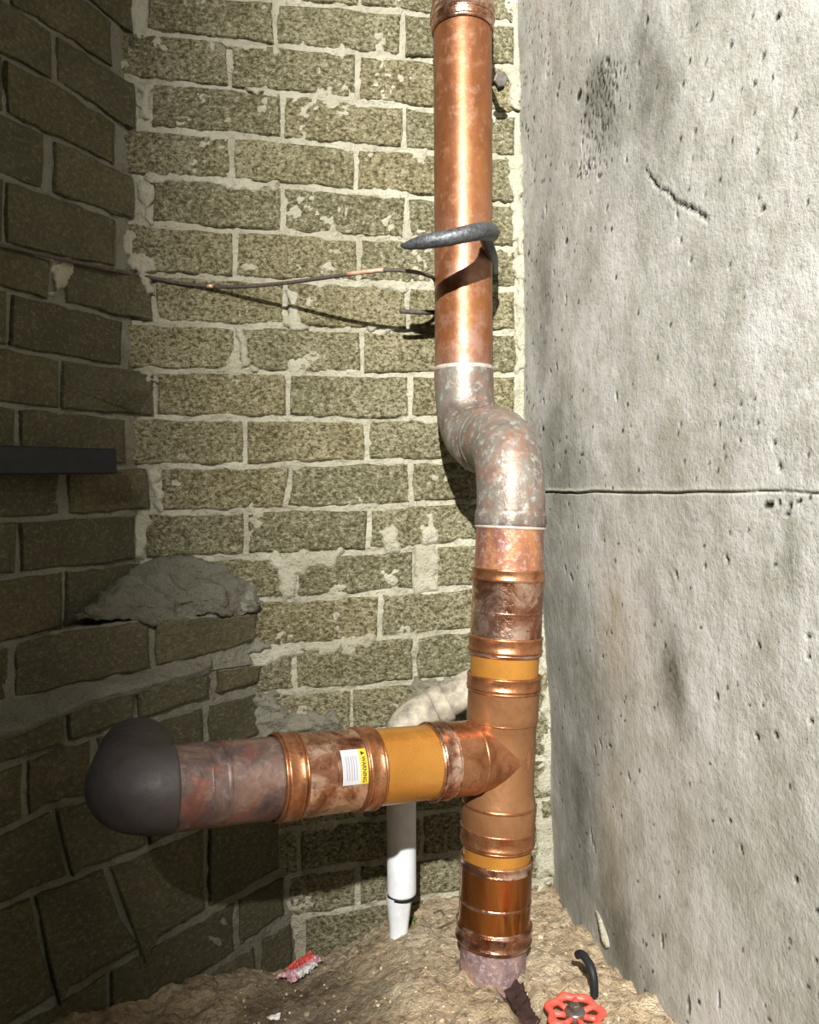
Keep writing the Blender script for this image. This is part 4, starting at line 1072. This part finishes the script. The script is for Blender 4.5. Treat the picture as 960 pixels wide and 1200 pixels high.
# twigs
tw = [((600, 1041), (618, 1036), (640, 1037), 'forked twig at the right foot of'), ]
twigs = [([(521, 1040), (530, 1033), (541, 1036)], 'thin dark twig bent against the left side of the pipe foot coupling'),
         ([(512, 1090), (524, 1085), (538, 1079)], 'straight dark twig pointing at the pipe foot'),
         ([(508, 1072), (516, 1069), (521, 1075)], 'short curled twig left of the pipe foot'),
         ([(655, 1056), (661, 1062), (668, 1066)], 'small twig lying in the corner below the concrete')]
for p_, lab in twigs:
    w_ = [onfloor(*x) + Vector((0, 0, 0.003)) for x in p_]; s_ = spline(w_, 4)
    mesh('twig', *sweep(s_, [0.0016] * len(s_), 6, rough=0.0005), M_WOOD, label=lab, cat='twig')
# crumbs and clods strewn on the dirt (uncountable)
def crumbs(name, n, area, smin, smax, mat, seed, label, cat):
    R = random.Random(seed); vs = []; fs = []
    ico = [(0, 0, 1), (.89, 0, .45), (.28, .85, .45), (-.72, .53, .45), (-.72, -.53, .45), (.28, -.85, .45), (.72, .53, -.45), (-.28, .85, -.45), (-.89, 0, -.45), (-.28, -.85, -.45), (.72, -.53, -.45), (0, 0, -1)]
    icf = [(0,1,2),(0,2,3),(0,3,4),(0,4,5),(0,5,1),(1,6,2),(2,7,3),(3,8,4),(4,9,5),(5,10,1),(2,6,7),(3,7,8),(4,8,9),(5,9,10),(1,10,6),(11,7,6),(11,8,7),(11,9,8),(11,10,9),(11,6,10)]
    k = 0
    while k < n:
        px = R.uniform(area[0], area[2]); py = R.uniform(area[1], area[3]); p = onfloor(px, py)
        if BACK.dist(p) < 0.008 or RIGHT.dist(p) < 0.004 or LLOW.dist(p) < 0.006 or (p.xy - base.xy).length < 0.06: k += 1; continue
        r = R.uniform(smin, smax) * (1 if R.random() < 0.85 else 1.9); b = len(vs)
        an = R.uniform(0, 6); sx, sy, sz = r * R.uniform(.7, 1.3), r * R.uniform(.7, 1.3), r * R.uniform(.5, .9)
        for (x, y, z) in ico:
            j = R.uniform(0.8, 1.2); x2 = x * math.cos(an) - y * math.sin(an); y2 = x * math.sin(an) + y * math.cos(an)
            vs.append((p.x + x2 * sx * j, p.y + y2 * sy * j, p.z + r * 0.3 + z * sz * j))
        fs += [tuple(b + i for i in f) for f in icf]; k += 1
    mesh(name, vs, fs, mat, smooth=False, kind='stuff', label=label, cat=cat)
M_CLOD = mat_plain('clod', (0.50, 0.38, 0.25), 0.95, 0, 0.45, 60, 0.003)
crumbs('dirt_clods', 900, (230, 1050, 900, 1330), 0.0010, 0.0024, M_CLOD, 3, 'crumbs and small clods strewn over the tan dirt floor', 'soil')
M_SCRAP = mat_plain('pale_grit', (0.72, 0.68, 0.60), 0.7, 0, 0.2, 60, 0.001)
crumbs('pale_grit', 45, (240, 1060, 800, 1260), 0.0010, 0.0022, M_SCRAP, 9, 'specks of pale mortar grit scattered on the dirt', 'grit')
for (x, y, lab) in ((322, 1198, 'white paper scrap at the bottom of the photo left of the dirt bank'), (477, 1060, 'pale chip beside the foot of the white waste pipe')):
    p = onfloor(x, min(y, 1196)); R = random.Random(x)
    if x == 477: continue
    vs = []; fs = []
    for i in range(5):
        for j in range(4): vs.append(p + Vector((i * .004 - .008, j * .004 - .006, 0.004 + R.uniform(0, .004))))
    for i in range(4):
        for j in range(3): fs.append((i * 4 + j, i * 4 + j + 4, i * 4 + j + 5, i * 4 + j + 1))
    o = mesh('paper_scrap', vs, fs, M_WHITE, smooth=False, label=lab, cat='paper scrap')
    mo = o.modifiers.new('s', 'SOLIDIFY'); mo.thickness = 0.0006
# tuft of moss beside the white pipe
p = onfloor(482, 1082)
R = random.Random(4); vs = []; fs = []
for k in range(60):
    b = len(vs); c_ = p + Vector((R.gauss(0, .006), R.gauss(0, .005), 0)); an = R.uniform(0, 6); h_ = R.uniform(.006, .014)
    d_ = Vector((math.cos(an), math.sin(an), 0)) * 0.0016; tl = Vector((R.gauss(0, .004), R.gauss(0, .004), h_))
    vs += [c_ - d_, c_ + d_, c_ + tl]; fs.append((b, b + 1, b + 2))
mesh('moss_tuft', vs, fs, M_GREEN, smooth=False, label='small green moss tuft at the foot of the white waste pipe', cat='moss', kind='stuff')
